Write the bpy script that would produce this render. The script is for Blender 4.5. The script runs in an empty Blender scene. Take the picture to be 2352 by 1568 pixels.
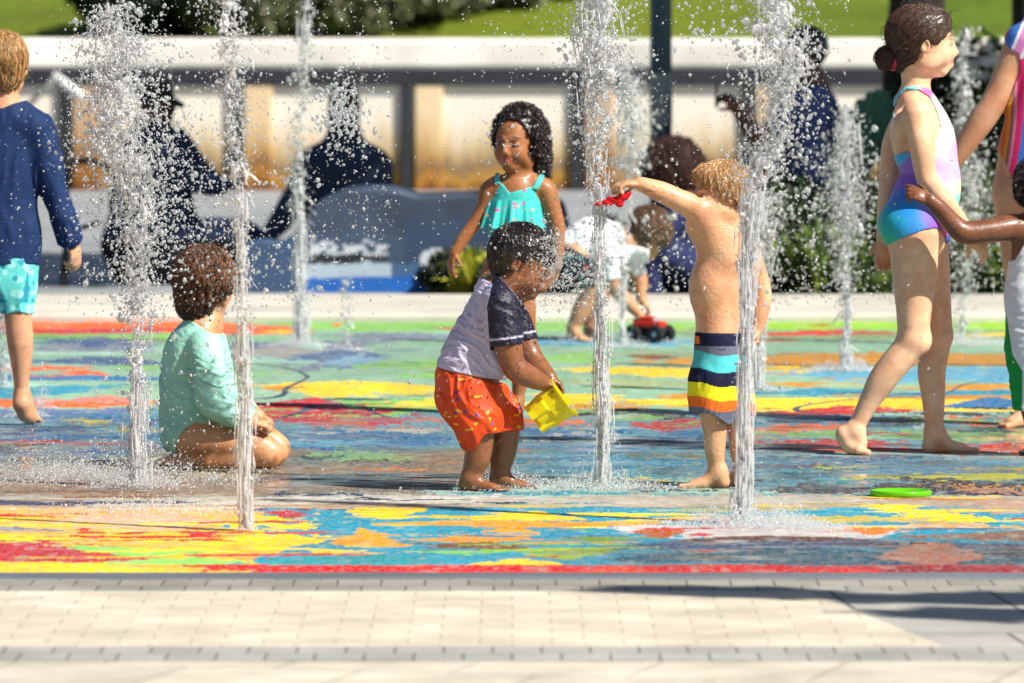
import bpy, math, random
import numpy as np
from mathutils import Vector

# ------------------------------------------------------------------ camera, sky, sun, exposure
S = bpy.context.scene
COL = S.collection
W_O, H_O, F_O, HOR, CAMH = 2352.0, 1568.0, 15838.0, 35.0, 1.3
cam_d = bpy.data.cameras.new('camera'); cam = bpy.data.objects.new('camera', cam_d); COL.objects.link(cam)
cam.location = (0, 0, CAMH); cam.rotation_euler = (math.radians(90), 0, 0)
cam_d.sensor_width = 36; cam_d.lens = F_O / W_O * 36
cam_d.shift_y = -(H_O / 2 - HOR) / W_O
cam_d.clip_start = .5; cam_d.clip_end = 3000
cam_d.dof.use_dof = True; cam_d.dof.focus_distance = 19.3; cam_d.dof.aperture_fstop = 6.3
S.camera = cam
SUN_EL, SUN_AZ = math.radians(44), math.radians(124)      # azimuth clockwise from +Y: right and a little behind the camera
sv = Vector((math.sin(SUN_AZ) * math.cos(SUN_EL), math.cos(SUN_AZ) * math.cos(SUN_EL), math.sin(SUN_EL)))
wd = bpy.data.worlds.new('World'); S.world = wd; wd.use_nodes = True
wn = wd.node_tree.nodes; wl = wd.node_tree.links
sk = wn.new('ShaderNodeTexSky'); sk.sky_type = 'NISHITA'; sk.sun_disc = False
sk.sun_elevation = SUN_EL; sk.sun_rotation = SUN_AZ; sk.air_density = 1; sk.dust_density = .6
wl.new(sk.outputs[0], wn['Background'].inputs[0]); wn['Background'].inputs[1].default_value = .052
sl = bpy.data.lights.new('sun', 'SUN'); sl.energy = 4.9; sl.angle = math.radians(.5); sl.color = (1, .95, .86)
so = bpy.data.objects.new('sun', sl); COL.objects.link(so); so.location = (6, -4, 12)
so.rotation_euler = (-sv).to_track_quat('-Z', 'Y').to_euler()
S.view_settings.view_transform = 'Standard'; S.view_settings.look = 'None'
S.view_settings.exposure = .67; S.view_settings.gamma = 1
S.cycles.max_bounces = 14; S.cycles.diffuse_bounces = 9; S.cycles.transmission_bounces = 8; S.cycles.transparent_max_bounces = 48
S.cycles.sample_clamp_indirect = 6; S.cycles.caustics_reflective = False; S.cycles.caustics_refractive = False
S.cycles.use_denoising = True

# ------------------------------------------------------------------ helpers
rng = np.random.default_rng(7)
random.seed(5)
def ground(px, py):
    s = (py - HOR) / CAMH
    return ((px - 1176) / s, F_O / s)
def put(px, py, d):
    s = F_O / d
    return ((px - 1176) / s, d, CAMH - (py - HOR) / s)
def depth_of(py): return F_O * CAMH / (py - HOR)

def props(o, label=None, cat=None, group=None, kind=None):
    if label: o['label'] = label
    if cat: o['category'] = cat
    if group: o['group'] = group
    if kind: o['kind'] = kind
    return o
def empty(name, loc, label, cat, group=None, kind=None):
    o = bpy.data.objects.new(name, None); COL.objects.link(o); o.location = loc; o.empty_display_size = .1
    return props(o, label, cat, group, kind)
def mesh_obj(name, v, f, mats, parent=None, col=None, smooth=True, attrs=None, matidx=None):
    """v (N,3) world coordinates, f (M,k) array or list of such arrays"""
    v = np.asarray(v, dtype=np.float64)
    fl = [np.asarray(a, dtype=np.int32) for a in (f if isinstance(f, list) and isinstance(f[0], np.ndarray) else [f])]
    fl = [a for a in fl if len(a)]
    org = np.zeros(3)
    if parent is not None: org = np.array(parent.matrix_world.translation if parent.parent is None else parent.location)
    if parent is not None:
        p = parent; org = np.zeros(3)
        while p is not None: org = org + np.array(p.location); p = p.parent
    else:
        org = np.array([v[:, 0].mean(), v[:, 1].mean(), v[:, 2].min()])
    v = v - org
    me = bpy.data.meshes.new(name)
    me.vertices.add(len(v)); me.vertices.foreach_set('co', v.astype(np.float32).ravel())
    nl = sum(a.size for a in fl); npoly = sum(len(a) for a in fl)
    me.loops.add(nl); me.polygons.add(npoly)
    me.loops.foreach_set('vertex_index', np.concatenate([a.ravel() for a in fl]))
    tot = np.concatenate([np.full(len(a), a.shape[1], np.int32) for a in fl])
    me.polygons.foreach_set('loop_start', np.concatenate([[0], np.cumsum(tot)[:-1]]).astype(np.int32))
    me.polygons.foreach_set('use_smooth', np.full(npoly, smooth, bool))
    if matidx is not None: me.polygons.foreach_set('material_index', np.asarray(matidx, np.int32))
    me.update(calc_edges=True)
    def attr(nm, c):
        a = me.color_attributes.new(nm, 'FLOAT_COLOR', 'POINT')
        c = np.asarray(c, np.float32)
        if c.ndim == 1: c = np.tile(c, (len(v), 1))
        if c.shape[1] == 3: c = np.hstack([c, np.ones((len(c), 1), np.float32)])
        a.data.foreach_set('color', c.ravel())
    if col is not None: attr('Col', col)
    for k, c in (attrs or {}).items(): attr(k, c)
    for m in (mats if isinstance(mats, (list, tuple)) else [mats]): me.materials.append(m)
    o = bpy.data.objects.new(name, me); COL.objects.link(o)
    if parent is not None: o.parent = parent
    else: o.location = org
    return o
class MB:
    def __init__(s): s.v, s.q, s.t, s.c, s.n = [], [], [], [], 0
    def add(s, v, q=None, t=None, c=None):
        v = np.asarray(v, float); s.v.append(v)
        if q is not None and len(q): s.q.append(np.asarray(q) + s.n)
        if t is not None and len(t): s.t.append(np.asarray(t) + s.n)
        cc = np.ones((len(v), 3)) if c is None else np.asarray(c, float)
        if cc.ndim == 1: cc = np.tile(cc, (len(v), 1))
        s.c.append(cc); s.n += len(v); return s
    def box(s, c, h, rz=0, tilt=0, col=None, bev=.0):
        """bevelled box: centre, half sizes; tilt about local x then rotate about z"""
        hx, hy, hz = h; b = bev or min(h) * .12
        pts = []
        for sx in (-1, 1):
            for sy in (-1, 1):
                for sz in (-1, 1):
                    pts += [(sx * hx, sy * (hy - b), sz * (hz - b)), (sx * (hx - b), sy * hy, sz * (hz - b)), (sx * (hx - b), sy * (hy - b), sz * hz)]
        pts = np.array(pts); idx = {(a, b_, c_): 3 * k for k, (a, b_, c_) in enumerate((x, y, z) for x in (-1, 1) for y in (-1, 1) for z in (-1, 1))}
        q, t = [], []
        for sg in (-1, 1):
            for ax in range(3):
                o1, o2 = [a for a in range(3) if a != ax]
                def I(p, r, k):
                    key = [0, 0, 0]; key[ax] = sg; key[o1] = p; key[o2] = r; return idx[tuple(key)] + k
                q.append([I(-1, -1, ax), I(1, -1, ax), I(1, 1, ax), I(-1, 1, ax)])
        for ax in range(3):
            o1, o2 = [a for a in range(3) if a != ax]
            for p in (-1, 1):
                for r in (-1, 1):
                    k0 = [0, 0, 0]; k1 = [0, 0, 0]; k0[ax] = -1; k1[ax] = 1
                    k0[o1] = k1[o1] = p; k0[o2] = k1[o2] = r
                    a, b2 = idx[tuple(k0)], idx[tuple(k1)]
                    q.append([a + o1, a + o2, b2 + o2, b2 + o1])
        for k in idx.values(): t.append([k, k + 1, k + 2])
        R = rotz(rz) @ rotx(tilt)
        return s.add(pts @ R.T + np.array(c), q, t, col)
    def tube(s, pts, rad, n=8, col=None, cap=True, zs=None):
        pts = np.asarray(pts, float); m = len(pts); rad = np.broadcast_to(rad, (m,)).astype(float)
        tg = np.gradient(pts, axis=0); tg /= np.linalg.norm(tg, axis=1)[:, None] + 1e-12
        up = np.array([0, 0, 1.]) if abs(tg[:, 2]).mean() < .9 else np.array([0, 1., 0])
        a = np.cross(tg, up); a /= np.linalg.norm(a, axis=1)[:, None] + 1e-12; b = np.cross(tg, a)
        th = np.arange(n) / n * 2 * np.pi
        ring = a[:, None] * np.cos(th)[None, :, None] + b[:, None] * np.sin(th)[None, :, None]
        v = (pts[:, None] + ring * rad[:, None, None]).reshape(-1, 3)
        i = np.arange(m - 1)[:, None] * n; j = np.arange(n)[None]; j2 = (j + 1) % n
        q = np.stack([i + j, i + j2, i + n + j2, i + n + j], -1).reshape(-1, 4)
        t = []
        if cap:
            v = np.vstack([v, pts[0], pts[-1]])
            for k in range(n):
                t.append([m * n, (k + 1) % n, k]); t.append([m * n + 1, (m - 1) * n + k, (m - 1) * n + (k + 1) % n])
        return s.add(v, q, t, col)
    def lathe(s, prof, c=(0, 0, 0), n=32, R=None, col=None):
        prof = np.asarray(prof, float); th = np.arange(n) / n * 2 * np.pi; m = len(prof)
        v = np.stack([prof[:, 0][:, None] * np.cos(th), prof[:, 0][:, None] * np.sin(th), np.repeat(prof[:, 1][:, None], n, 1)], -1).reshape(-1, 3)
        if R is not None: v = v @ np.asarray(R).T
        i = np.arange(m - 1)[:, None] * n; j = np.arange(n)[None]; j2 = (j + 1) % n
        q = np.stack([i + j, i + j2, i + n + j2, i + n + j], -1).reshape(-1, 4)
        return s.add(v + np.array(c), q, None, col)
    def build(s, name, mat, parent=None, smooth=True):
        f = []
        if s.q: f.append(np.concatenate(s.q))
        if s.t: f.append(np.concatenate(s.t))
        return mesh_obj(name, np.concatenate(s.v), f, mat, parent, np.concatenate(s.c), smooth)
def rotz(a): c, s = math.cos(a), math.sin(a); return np.array([[c, -s, 0], [s, c, 0], [0, 0, 1.]])
def rotx(a): c, s = math.cos(a), math.sin(a); return np.array([[1., 0, 0], [0, c, -s], [0, s, c]])
def roty(a): c, s = math.cos(a), math.sin(a); return np.array([[c, 0, s], [0, 1., 0], [-s, 0, c]])

def vhash(i, j, k, seed=0):
    h = (i * 374761393 + j * 668265263 + k * 2147483647 + seed * 1274126177) & 0xffffffff
    h = ((h ^ (h >> 13)) * 1274126177) & 0xffffffff
    return ((h ^ (h >> 16)) & 0xffff) / 65535.0
def noise(p, seed=0):
    p = np.asarray(p, float); i = np.floor(p).astype(np.int64); f = p - i; f = f * f * (3 - 2 * f)
    r = 0
    for dx in (0, 1):
        for dy in (0, 1):
            for dz in (0, 1):
                w = (f[..., 0] if dx else 1 - f[..., 0]) * (f[..., 1] if dy else 1 - f[..., 1]) * (f[..., 2] if dz else 1 - f[..., 2])
                r = r + w * vhash(i[..., 0] + dx, i[..., 1] + dy, i[..., 2] + dz, seed)
    return r * 2 - 1
def fbm(p, o=3, seed=0):
    return sum(noise(np.asarray(p) * 2 ** k, seed + k) / 2 ** k for k in range(o))
def n2(x, y, seed=0, o=3): return fbm(np.stack([x, y, np.zeros_like(x) + .37 * seed], -1), o, seed)

# ------------------------------------------------------------------ materials
def mat(name, col=(.5, .5, .5), rough=.5, spec=.5, attr=None, metal=0, sss=0, coat=0, bump=None, noise_mix=None, trans=0):
    m = bpy.data.materials.new(name); m.use_nodes = True; n = m.node_tree.nodes; l = m.node_tree.links
    b = n['Principled BSDF']; b.inputs['Base Color'].default_value = (*col, 1); b.inputs['Roughness'].default_value = rough
    b.inputs['Specular IOR Level'].default_value = spec; b.inputs['Metallic'].default_value = metal
    b.inputs['Coat Weight'].default_value = coat; b.inputs['Coat Roughness'].default_value = .12
    if sss:
        b.inputs['Subsurface Weight'].default_value = sss; b.inputs['Subsurface Scale'].default_value = .012
        b.inputs['Subsurface Radius'].default_value = (1, .35, .2)
    src = None
    if attr:
        a = n.new('ShaderNodeAttribute'); a.attribute_name = attr; src = a.outputs['Color']
    tc = n.new('ShaderNodeTexCoord')
    if noise_mix:   # (scale, amount, stretch xyz)
        sc, amt, st = noise_mix
        mp = n.new('ShaderNodeMapping'); mp.inputs['Scale'].default_value = st; l.new(tc.outputs['Object'], mp.inputs[0])
        nz = n.new('ShaderNodeTexNoise'); nz.inputs['Scale'].default_value = sc; nz.inputs['Detail'].default_value = 5; l.new(mp.outputs[0], nz.inputs[0])
        mr = n.new('ShaderNodeMapRange'); mr.inputs[1].default_value = .3; mr.inputs[2].default_value = .7
        mr.inputs[3].default_value = 1 - amt; mr.inputs[4].default_value = 1 + amt; l.new(nz.outputs[0], mr.inputs[0])
        vm = n.new('ShaderNodeVectorMath'); vm.operation = 'SCALE'
        if src is not None: l.new(src, vm.inputs[0])
        else: vm.inputs[0].default_value = col
        l.new(mr.outputs[0], vm.inputs['Scale']); src = vm.outputs[0]
    if src is not None: l.new(src, b.inputs['Base Color'])
    if bump:        # (scale, strength, distance, stretch)
        sc, stg, dist, st = bump
        mp = n.new('ShaderNodeMapping'); mp.inputs['Scale'].default_value = st; l.new(tc.outputs['Object'], mp.inputs[0])
        nz = n.new('ShaderNodeTexNoise'); nz.inputs['Scale'].default_value = sc; nz.inputs['Detail'].default_value = 4; l.new(mp.outputs[0], nz.inputs[0])
        bp = n.new('ShaderNodeBump'); bp.inputs['Strength'].default_value = stg; bp.inputs['Distance'].default_value = dist
        l.new(nz.outputs[0], bp.inputs['Height']); l.new(bp.outputs[0], b.inputs['Normal'])
    if trans:
        tr = n.new('ShaderNodeBsdfTranslucent'); mx = n.new('ShaderNodeMixShader'); mx.inputs[0].default_value = trans
        if src is not None: l.new(src, tr.inputs[0])
        else: tr.inputs[0].default_value = (*col, 1)
        l.new(b.outputs[0], mx.inputs[1]); l.new(tr.outputs[0], mx.inputs[2]); l.new(mx.outputs[0], n['Material Output'].inputs[0])
    return m
M_SKIN = mat('skin', attr='Col', rough=.5, spec=.4, sss=.10, coat=.08, bump=(160, .35, .002, (1, 1, 1)), noise_mix=(16, .13, (1, 1, 1)))
M_WETSKIN = mat('wet_skin', attr='Col', rough=.42, spec=.4, sss=.08, coat=.35, bump=(110, .6, .003, (1, 1, 1)), noise_mix=(16, .16, (1, 1, 1)))
M_CLOTH = mat('cloth', attr='Col', rough=.75, spec=.2, bump=(45, .5, .004, (1, 1, 1)), noise_mix=(14, .06, (1, 1, 1)))
M_WETCLOTH = mat('wet_cloth', attr='Col', rough=.5, spec=.35, bump=(38, .7, .006, (1, 1, 1)), noise_mix=(10, .16, (1, 1, 1)))
M_SWIM = mat('swim_fabric', attr='Col', rough=.5, spec=.3, bump=(60, .25, .003, (1, 1, 1)))
M_HAIR = mat('hair', attr='Col', rough=.38, spec=.6, noise_mix=(160, .25, (1, 1, 1)))
M_WETHAIR = mat('wet_hair', attr='Col', rough=.22, spec=.8, coat=.4, noise_mix=(160, .25, (1, 1, 1)))
M_EYE = mat('eye', attr='Col', rough=.08, spec=.6)
M_PLASTIC = mat('plastic', attr='Col', rough=.25, spec=.5, trans=.3)
M_PAINT = mat('painted_metal', attr='Col', rough=.4, spec=.4, noise_mix=(3, .15, (1, 1, 1)))
M_RUBBER = mat('rubber', attr='Col', rough=.7, spec=.3)
M_WOOD = mat('painted_wood', attr='Col', rough=.6, spec=.3, noise_mix=(8, .15, (1, 1, 6)))
M_LEAF = mat('leaf', attr='Col', rough=.5, spec=.35, trans=.3)
M_BARK = mat('bark', attr='Col', rough=.9, spec=.1, noise_mix=(14, .4, (1, 1, .3)), bump=(20, .8, .02, (1, 1, .3)))

# ------------------------------------------------------------------ implicit surfaces (smooth unions meshed with surface nets)
def smin(a, b, k):
    if k <= 0: return np.minimum(a, b)
    h = np.maximum(k - np.abs(a - b), 0) / k
    return np.minimum(a, b) - h * h * k * .25
SMOOTH = 5
def surface_nets(f, lo, hi, h, B=8):
    lo = np.array(lo, float); n = (np.ceil((np.array(hi) - lo) / h / B).astype(int) + 1) * B
    nb = n // B
    bc = np.stack(np.meshgrid(*[np.arange(k) for k in nb], indexing='ij'), -1).reshape(-1, 3)
    ctr = lo + (bc * B + (B - 1) / 2) * h
    dc = f(ctr); keep = np.abs(dc) < h * B * 1.35
    D = np.repeat(np.repeat(np.repeat(dc.reshape(nb).astype(np.float32), B, 0), B, 1), B, 2)
    loc = np.stack(np.meshgrid(*[np.arange(B)] * 3, indexing='ij'), -1).reshape(-1, 3)
    kb = bc[keep]; key = kb // 4; order = np.lexsort((key[:, 2], key[:, 1], key[:, 0])); kb = kb[order]; key = key[order]
    cuts = np.concatenate([[0], np.nonzero((np.diff(key, axis=0) != 0).any(1))[0] + 1, [len(kb)]])
    for c0, c1 in zip(cuts[:-1], cuts[1:]):
        g = (kb[c0:c1, None] * B + loc[None]).reshape(-1, 3)
        D[g[:, 0], g[:, 1], g[:, 2]] = f(lo + g * h)
    Sg = D < 0
    cnt = np.zeros(n - 1, np.int8); sl_ = [slice(0, -1), slice(1, None)]
    for i in (0, 1):
        for j in (0, 1):
            for k in (0, 1): cnt += Sg[sl_[i], sl_[j], sl_[k]]
    act = (cnt > 0) & (cnt < 8); ai = np.argwhere(act)
    idx = np.full(act.shape, -1, np.int32); idx[act] = np.arange(len(ai))
    acc = np.zeros((len(ai), 3)); num = np.zeros(len(ai))
    for ax in range(3):
        o = [a for a in range(3) if a != ax]
        for u in (0, 1):
            for w in (0, 1):
                off = np.zeros(3, int); off[o[0]] = u; off[o[1]] = w
                p0 = ai + off; p1 = p0.copy(); p1[:, ax] += 1
                d0 = D[p0[:, 0], p0[:, 1], p0[:, 2]]; d1 = D[p1[:, 0], p1[:, 1], p1[:, 2]]
                m = (d0 < 0) != (d1 < 0); t = np.where(m, d0 / np.where(m, d0 - d1, 1), 0)
                pt = off + np.zeros((len(ai), 3)); pt[:, ax] = t
                acc += pt * m[:, None]; num += m
    V = lo + (ai + acc / num[:, None]) * h
    quads = []
    for ax in range(3):
        o1, o2 = (ax + 1) % 3, (ax + 2) % 3
        a_ = [slice(None)] * 3; b_ = [slice(None)] * 3; a_[ax] = slice(0, -1); b_[ax] = slice(1, None)
        ch = Sg[tuple(a_)] != Sg[tuple(b_)]; e = np.argwhere(ch)
        ok = (e[:, o1] > 0) & (e[:, o2] > 0) & (e[:, o1] < n[o1] - 1) & (e[:, o2] < n[o2] - 1) & (e[:, ax] < n[ax] - 1)
        e = e[ok]; ins = Sg[e[:, 0], e[:, 1], e[:, 2]]
        def I(u, w):
            c = e.copy(); c[:, o1] -= u; c[:, o2] -= w; return idx[c[:, 0], c[:, 1], c[:, 2]]
        q = np.stack([I(1, 1), I(0, 1), I(0, 0), I(1, 0)], 1)
        q[~ins] = q[~ins][:, ::-1]
        quads.append(q[(q >= 0).all(1)])
    Q = np.concatenate(quads); nv = len(V)
    E = np.concatenate([Q[:, [0, 1]], Q[:, [1, 2]], Q[:, [2, 3]], Q[:, [3, 0]]]); deg = np.bincount(E.ravel(), minlength=nv)[:, None] + 1e-9
    for it in range(SMOOTH):
        for lam in (.55, -.57):
            A = np.stack([np.bincount(E[:, 0], V[E[:, 1], c], nv) + np.bincount(E[:, 1], V[E[:, 0], c], nv) for c in range(3)], 1)
            V = V + lam * (A / deg - V)
    return V, Q
def poly_sdf(p, poly):
    poly = np.asarray(poly, float); d = np.full(len(p), 1e18); s = np.ones(len(p))
    for i in range(len(poly)):
        a, b = poly[i], poly[i - 1]; e = b - a; w = p - a
        t = np.clip((w @ e) / (e @ e + 1e-9), 0, 1); q = w - t[:, None] * e
        d = np.minimum(d, (q * q).sum(1))
        c1 = p[:, 1] >= a[1]; c2 = p[:, 1] < b[1]; c3 = e[0] * w[:, 1] > e[1] * w[:, 0]
        s = np.where((c1 & c2 & c3) | (~c1 & ~c2 & ~c3), -s, s)
    return s * np.sqrt(d)
class Prim:
    __slots__ = ('k', 'f', 'lo', 'hi', 'tag', 'sub')
class Fig:
    """a figure sculpted in its own frame: x right, y down, z away, in units of 1/s metre; yg is its ground line"""
    def __init__(s, yg, label, name='person', cat='person', x0=None, d=None, lift=0):
        s.yg = yg; s.s = (yg - HOR) / CAMH if d is None else F_O / d
        s.d = F_O / s.s; s.pr = []; s.zoff = lift; s.marg = 30
        if d is not None: s.yg = HOR + CAMH * s.s
        s.x0 = x0; s.label = label; s.name = name; s.cat = cat
        s.root = empty(name, s.w((x0, s.yg, 0)), label, cat)
    def w(s, p):
        p = np.asarray(p, float)
        return np.stack([(p[..., 0] - 1176) / s.s, s.d + p[..., 2] / s.s, (s.yg - p[..., 1]) / s.s + s.zoff], -1)
    def _add(s, f, lo, hi, k, tag, sub=False):
        p = Prim(); p.f, p.lo, p.hi, p.k, p.tag, p.sub = f, np.array(lo, float), np.array(hi, float), k, tag, sub; s.pr.append(p)
    def chain(s, pts, k=12, tag='body', zs=1.0, sub=False):
        Q = np.array([[*p[:4], (p[4] if len(p) > 4 else zs)] for p in pts], float)
        if len(Q) > 2 and Q[:, 3].max() > 11:            # run a smooth curve through the joints
            E = np.vstack([2 * Q[0] - Q[1], Q, 2 * Q[-1] - Q[-2]]); out = []
            for i in range(1, len(E) - 2):
                for t in (0, .2, .4, .6, .8):
                    p0, p1, p2, p3 = E[i - 1], E[i], E[i + 1], E[i + 2]
                    c = .5 * (2 * p1 + (p2 - p0) * t + (2 * p0 - 5 * p1 + 4 * p2 - p3) * t * t + (3 * p1 - p0 - 3 * p2 + p3) * t ** 3)
                    out.append(c * .8 + .2 * (p1 + (p2 - p1) * t))
            out.append(E[-2]); Q = np.array(out)
        segs = []
        for a, b in zip(Q[:-1], Q[1:]):
            m = max(a[3] * max(a[4], 1), b[3] * max(b[4], 1)); segs.append((a, b, np.minimum(a[:3], b[:3]) - m, np.maximum(a[:3], b[:3]) + m))
        def f(P):
            lo, hi = P.min(0) - 25, P.max(0) + 25; d = None; last = None
            for a, b, l, h in segs:
                if (l > hi).any() or (h < lo).any():
                    if d is not None or not (a is segs[-1][0]): continue
                e = b[:3] - a[:3]; w = P - a[:3]; L2 = e @ e + 1e-9; t = (w @ e) / L2; ml = np.clip((b[3] - a[3]) / L2 ** .5, -.8, .8)
                pr = w - t[:, None] * e; zm = (a[4] + b[4]) / 2; t = np.clip(t + ml / (1 - ml * ml) ** .5 * np.sqrt(pr[:, 0] ** 2 + pr[:, 1] ** 2 + (pr[:, 2] / zm) ** 2) / L2 ** .5, 0, 1)
                q = w - t[:, None] * e; z = a[4] + (b[4] - a[4]) * t
                g = (np.sqrt(q[:, 0] ** 2 + q[:, 1] ** 2 + (q[:, 2] / z) ** 2) - (a[3] + (b[3] - a[3]) * t)) * np.minimum(1, (1 + z) * .5)
                d = g if d is None else np.minimum(d, g)
            return d
        s._add(f, np.min([x[2] for x in segs], 0), np.max([x[3] for x in segs], 0), k, tag, sub)
        return s
    def ell(s, c, r, k=12, tag='body', R=None, sub=False):
        c = np.array(c, float); r = np.array(r, float)
        def f(P):
            q = P - c
            if R is not None: q = q @ R            # columns of R are the local axes
            k0 = np.linalg.norm(q / r, axis=1); k1 = np.linalg.norm(q / (r * r), axis=1) + 1e-9
            return np.where(k0 < 1e-3, -r.min(), k0 * (k0 - 1) / k1)
        m = r.max(); s._add(f, c - m, c + m, k, tag, sub); return s
    def field(s, tags, exclude_sub=False):
        pr = [p for p in s.pr if p.tag in tags]
        adds = [p for p in pr if not p.sub]; subs = [p for p in pr if p.sub]
        def f(P):
            d = np.full(len(P), 1e3); cl, ch = P.min(0), P.max(0); mg = s.marg
            for p in adds:
                m = p.k + mg
                if (p.lo - m > ch).any() or (p.hi + m < cl).any(): continue
                near = ((P > p.lo - m) & (P < p.hi + m)).all(1)
                if near.all(): d = smin(d, p.f(P), p.k)
                elif near.any(): d[near] = smin(d[near], p.f(P[near]), p.k)
            for p in subs:
                if (p.lo - p.k > ch).any() or (p.hi + p.k < cl).any(): continue
                near = ((P > p.lo - p.k) & (P < p.hi + p.k)).all(1)
                if near.any(): d[near] = -smin(-d[near], p.f(P[near]), p.k)
            return d
        lo = np.min([p.lo for p in adds], 0) - 4; hi = np.max([p.hi for p in adds], 0) + 4
        return f, lo, hi
    def build(s, name, tags, m, colf, h=None, mod=None, parent=None, box=None, hm=.003, label=None, shell=9):
        f, lo, hi = s.field(tags); h = (hm * s.s) if h is None else h
        s.marg = max(30, 12 * h); T = shell
        def shelled(P):
            d = f(P); r = np.where(d > 0, d - 8, -d - T + 2); m = (d < T + 6) & (d > -T - 6)
            if m.any(): r[m] = np.maximum(mod(P[m], d[m]), -(d[m] + T))
            return r
        g = (shelled if T else lambda P: mod(P, f(P))) if mod else f
        if box is not None: lo = np.maximum(lo, np.array(box[0], float)); hi = np.minimum(hi, np.array(box[1], float))
        # no geometry far outside the frame
        V, Q = surface_nets(g, lo - 6, hi + 6, h)
        C = colf(V) if callable(colf) else np.tile(np.array(colf, float), (len(V), 1))
        o = mesh_obj(name, s.w(V), Q[:, ::-1] if FLIP else Q, m, parent or s.root, C)
        if label: o['label'] = label
        return o, V, g
    # -------- anatomy
    def head(s, c, fwd, up, H, tag='body', wide=1.0, eye_col=(.06, .03, .02), eyes=True, lip=.0, lids=0.0):
        """c centre, fwd/up in figure axes (x right, y down, z away), H chin-to-crown"""
        c = np.array(c, float); f = np.array(fwd, float); f /= np.linalg.norm(f)
        u = np.array(up, float); u -= f * (u @ f); u /= np.linalg.norm(u)
        r = np.cross(f, u)
        R = np.stack([r, f, u], 1); s.hR = R; s.hc = c; s.hH = H
        def P(a, b, d): return c + R @ (np.array([a, b, d]) * H)
        s.P = P
        def E(p, rad, k=.08, sub=False, R2=None): s.ell(P(*p), np.array(rad) * H, k * H, tag, R if R2 is None else R @ R2, sub)
        def Cn(a, b, ra, rb, k=.04): s.chain([(*P(*a), ra * H), (*P(*b), rb * H)], k * H, tag)
        w = wide
        E((0, -.07, .12), (.355 * w, .42, .375))
        E((0, .12, -.10), (.285 * w, .285, .33), .1)
        E((0, .24, -.385), (.12 * w, .10, .085), .12)
        for sx in (-1, 1):
            E((sx * .155 * w, .225, -.17), (.12, .13, .13), .08)
            E((sx * .24 * w, .03, -.26), (.07, .14, .12), .1)
            E((sx * .14 * w, .425, -.005), (.07, .06, .045), .05, True)
            E((sx * .14 * w, .325, -.01), (.075, .06, .05), .02)
            Cn((sx * .05, .375, .075), (sx * .19 * w, .33, .08), .03, .022)
            Cn((sx * .038, .40, -.165), (sx * .042, .385, -.16), .034, .03, .02)
            # ear
            E((sx * .352 * w, -.04, -.05), (.035, .075, .105), .02, R2=rotz(-sx * .35))
            E((sx * .40 * w, -.035, -.045), (.04, .042, .07), .02, True, R2=rotz(-sx * .35))
        Cn((0, .375, .04), (0, .44, -.12), .03, .042, .05)
        E((0, .448, -.135), (.042, .038, .035), .03)
        Cn((0, .36, -.2), (0, .37, -.3), .05, .05, .08)
        for a, b, ra, rb in (((-.105, .325, -.245), (0, .382, -.228), .013, .018), ((.105, .325, -.245), (0, .382, -.228), .013, .018),
                             ((-.10, .325, -.262), (0, .376, -.282), .013, .021), ((.10, .325, -.262), (0, .376, -.282), .013, .021)):
            Cn(a, b, ra, rb, .012)
        s.eyes = []
        if eyes:
            for sx in (-1, 1):
                s.eyes.append((sx, P(sx * .14 * w, .352, -.012)))
        return s
    def face_color(s, V, base, lipc, browc=(.03, .02, .015)):
        C = np.tile(np.array(base, float), (len(V), 1)) * (1 + fbm(V / 34, 2, 21)[:, None] * np.array([.05, .16, .20])) * (1 + .08 * noise(V / 9, 23))[:, None]
        if not hasattr(s, 'hR'): return C
        q = (V - s.hc) @ s.hR / s.hH
        def blend(m, col): 
            nonlocal C; m = np.clip(m, 0, 1)[:, None]; C = C * (1 - m) + np.array(col) * m
        lip = 1 - ((q[:, 0] / .115) ** 2 + ((q[:, 2] + .253) / .045) ** 2); blend(np.where(q[:, 1] > .3, np.clip(lip * 3, 0, 1), 0), lipc)
        mo = 1 - ((q[:, 0] / .075) ** 2 + ((q[:, 2] + .253) / .009) ** 2); blend(np.where(q[:, 1] > .3, np.clip(mo * 2, 0, .8), 0), np.array(lipc) * .25)
        for sx in (-1, 1):
            xb = q[:, 0] * sx
            yb = .105 - .25 * (xb - .12) ** 2 / .12 + .0
            br = 1 - (((xb - .13) / .095) ** 2 + ((q[:, 2] - yb) / .018) ** 2)
            blend(np.where(q[:, 1] > .2, np.clip(br * 2, 0, .85), 0), browc)
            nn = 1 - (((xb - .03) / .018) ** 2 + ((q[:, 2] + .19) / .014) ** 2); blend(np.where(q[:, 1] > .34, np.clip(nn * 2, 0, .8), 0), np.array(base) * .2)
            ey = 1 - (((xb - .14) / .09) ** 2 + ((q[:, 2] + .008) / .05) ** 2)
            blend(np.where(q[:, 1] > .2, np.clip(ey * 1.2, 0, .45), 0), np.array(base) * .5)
        ck = np.exp(-(((np.abs(q[:, 0]) - .17) / .08) ** 2 + ((q[:, 2] + .16) / .08) ** 2)) * (q[:, 1] > .1)
        blend(ck * .18, np.array(base) * np.array([1.05, .7, .65]))
        return C
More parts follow.
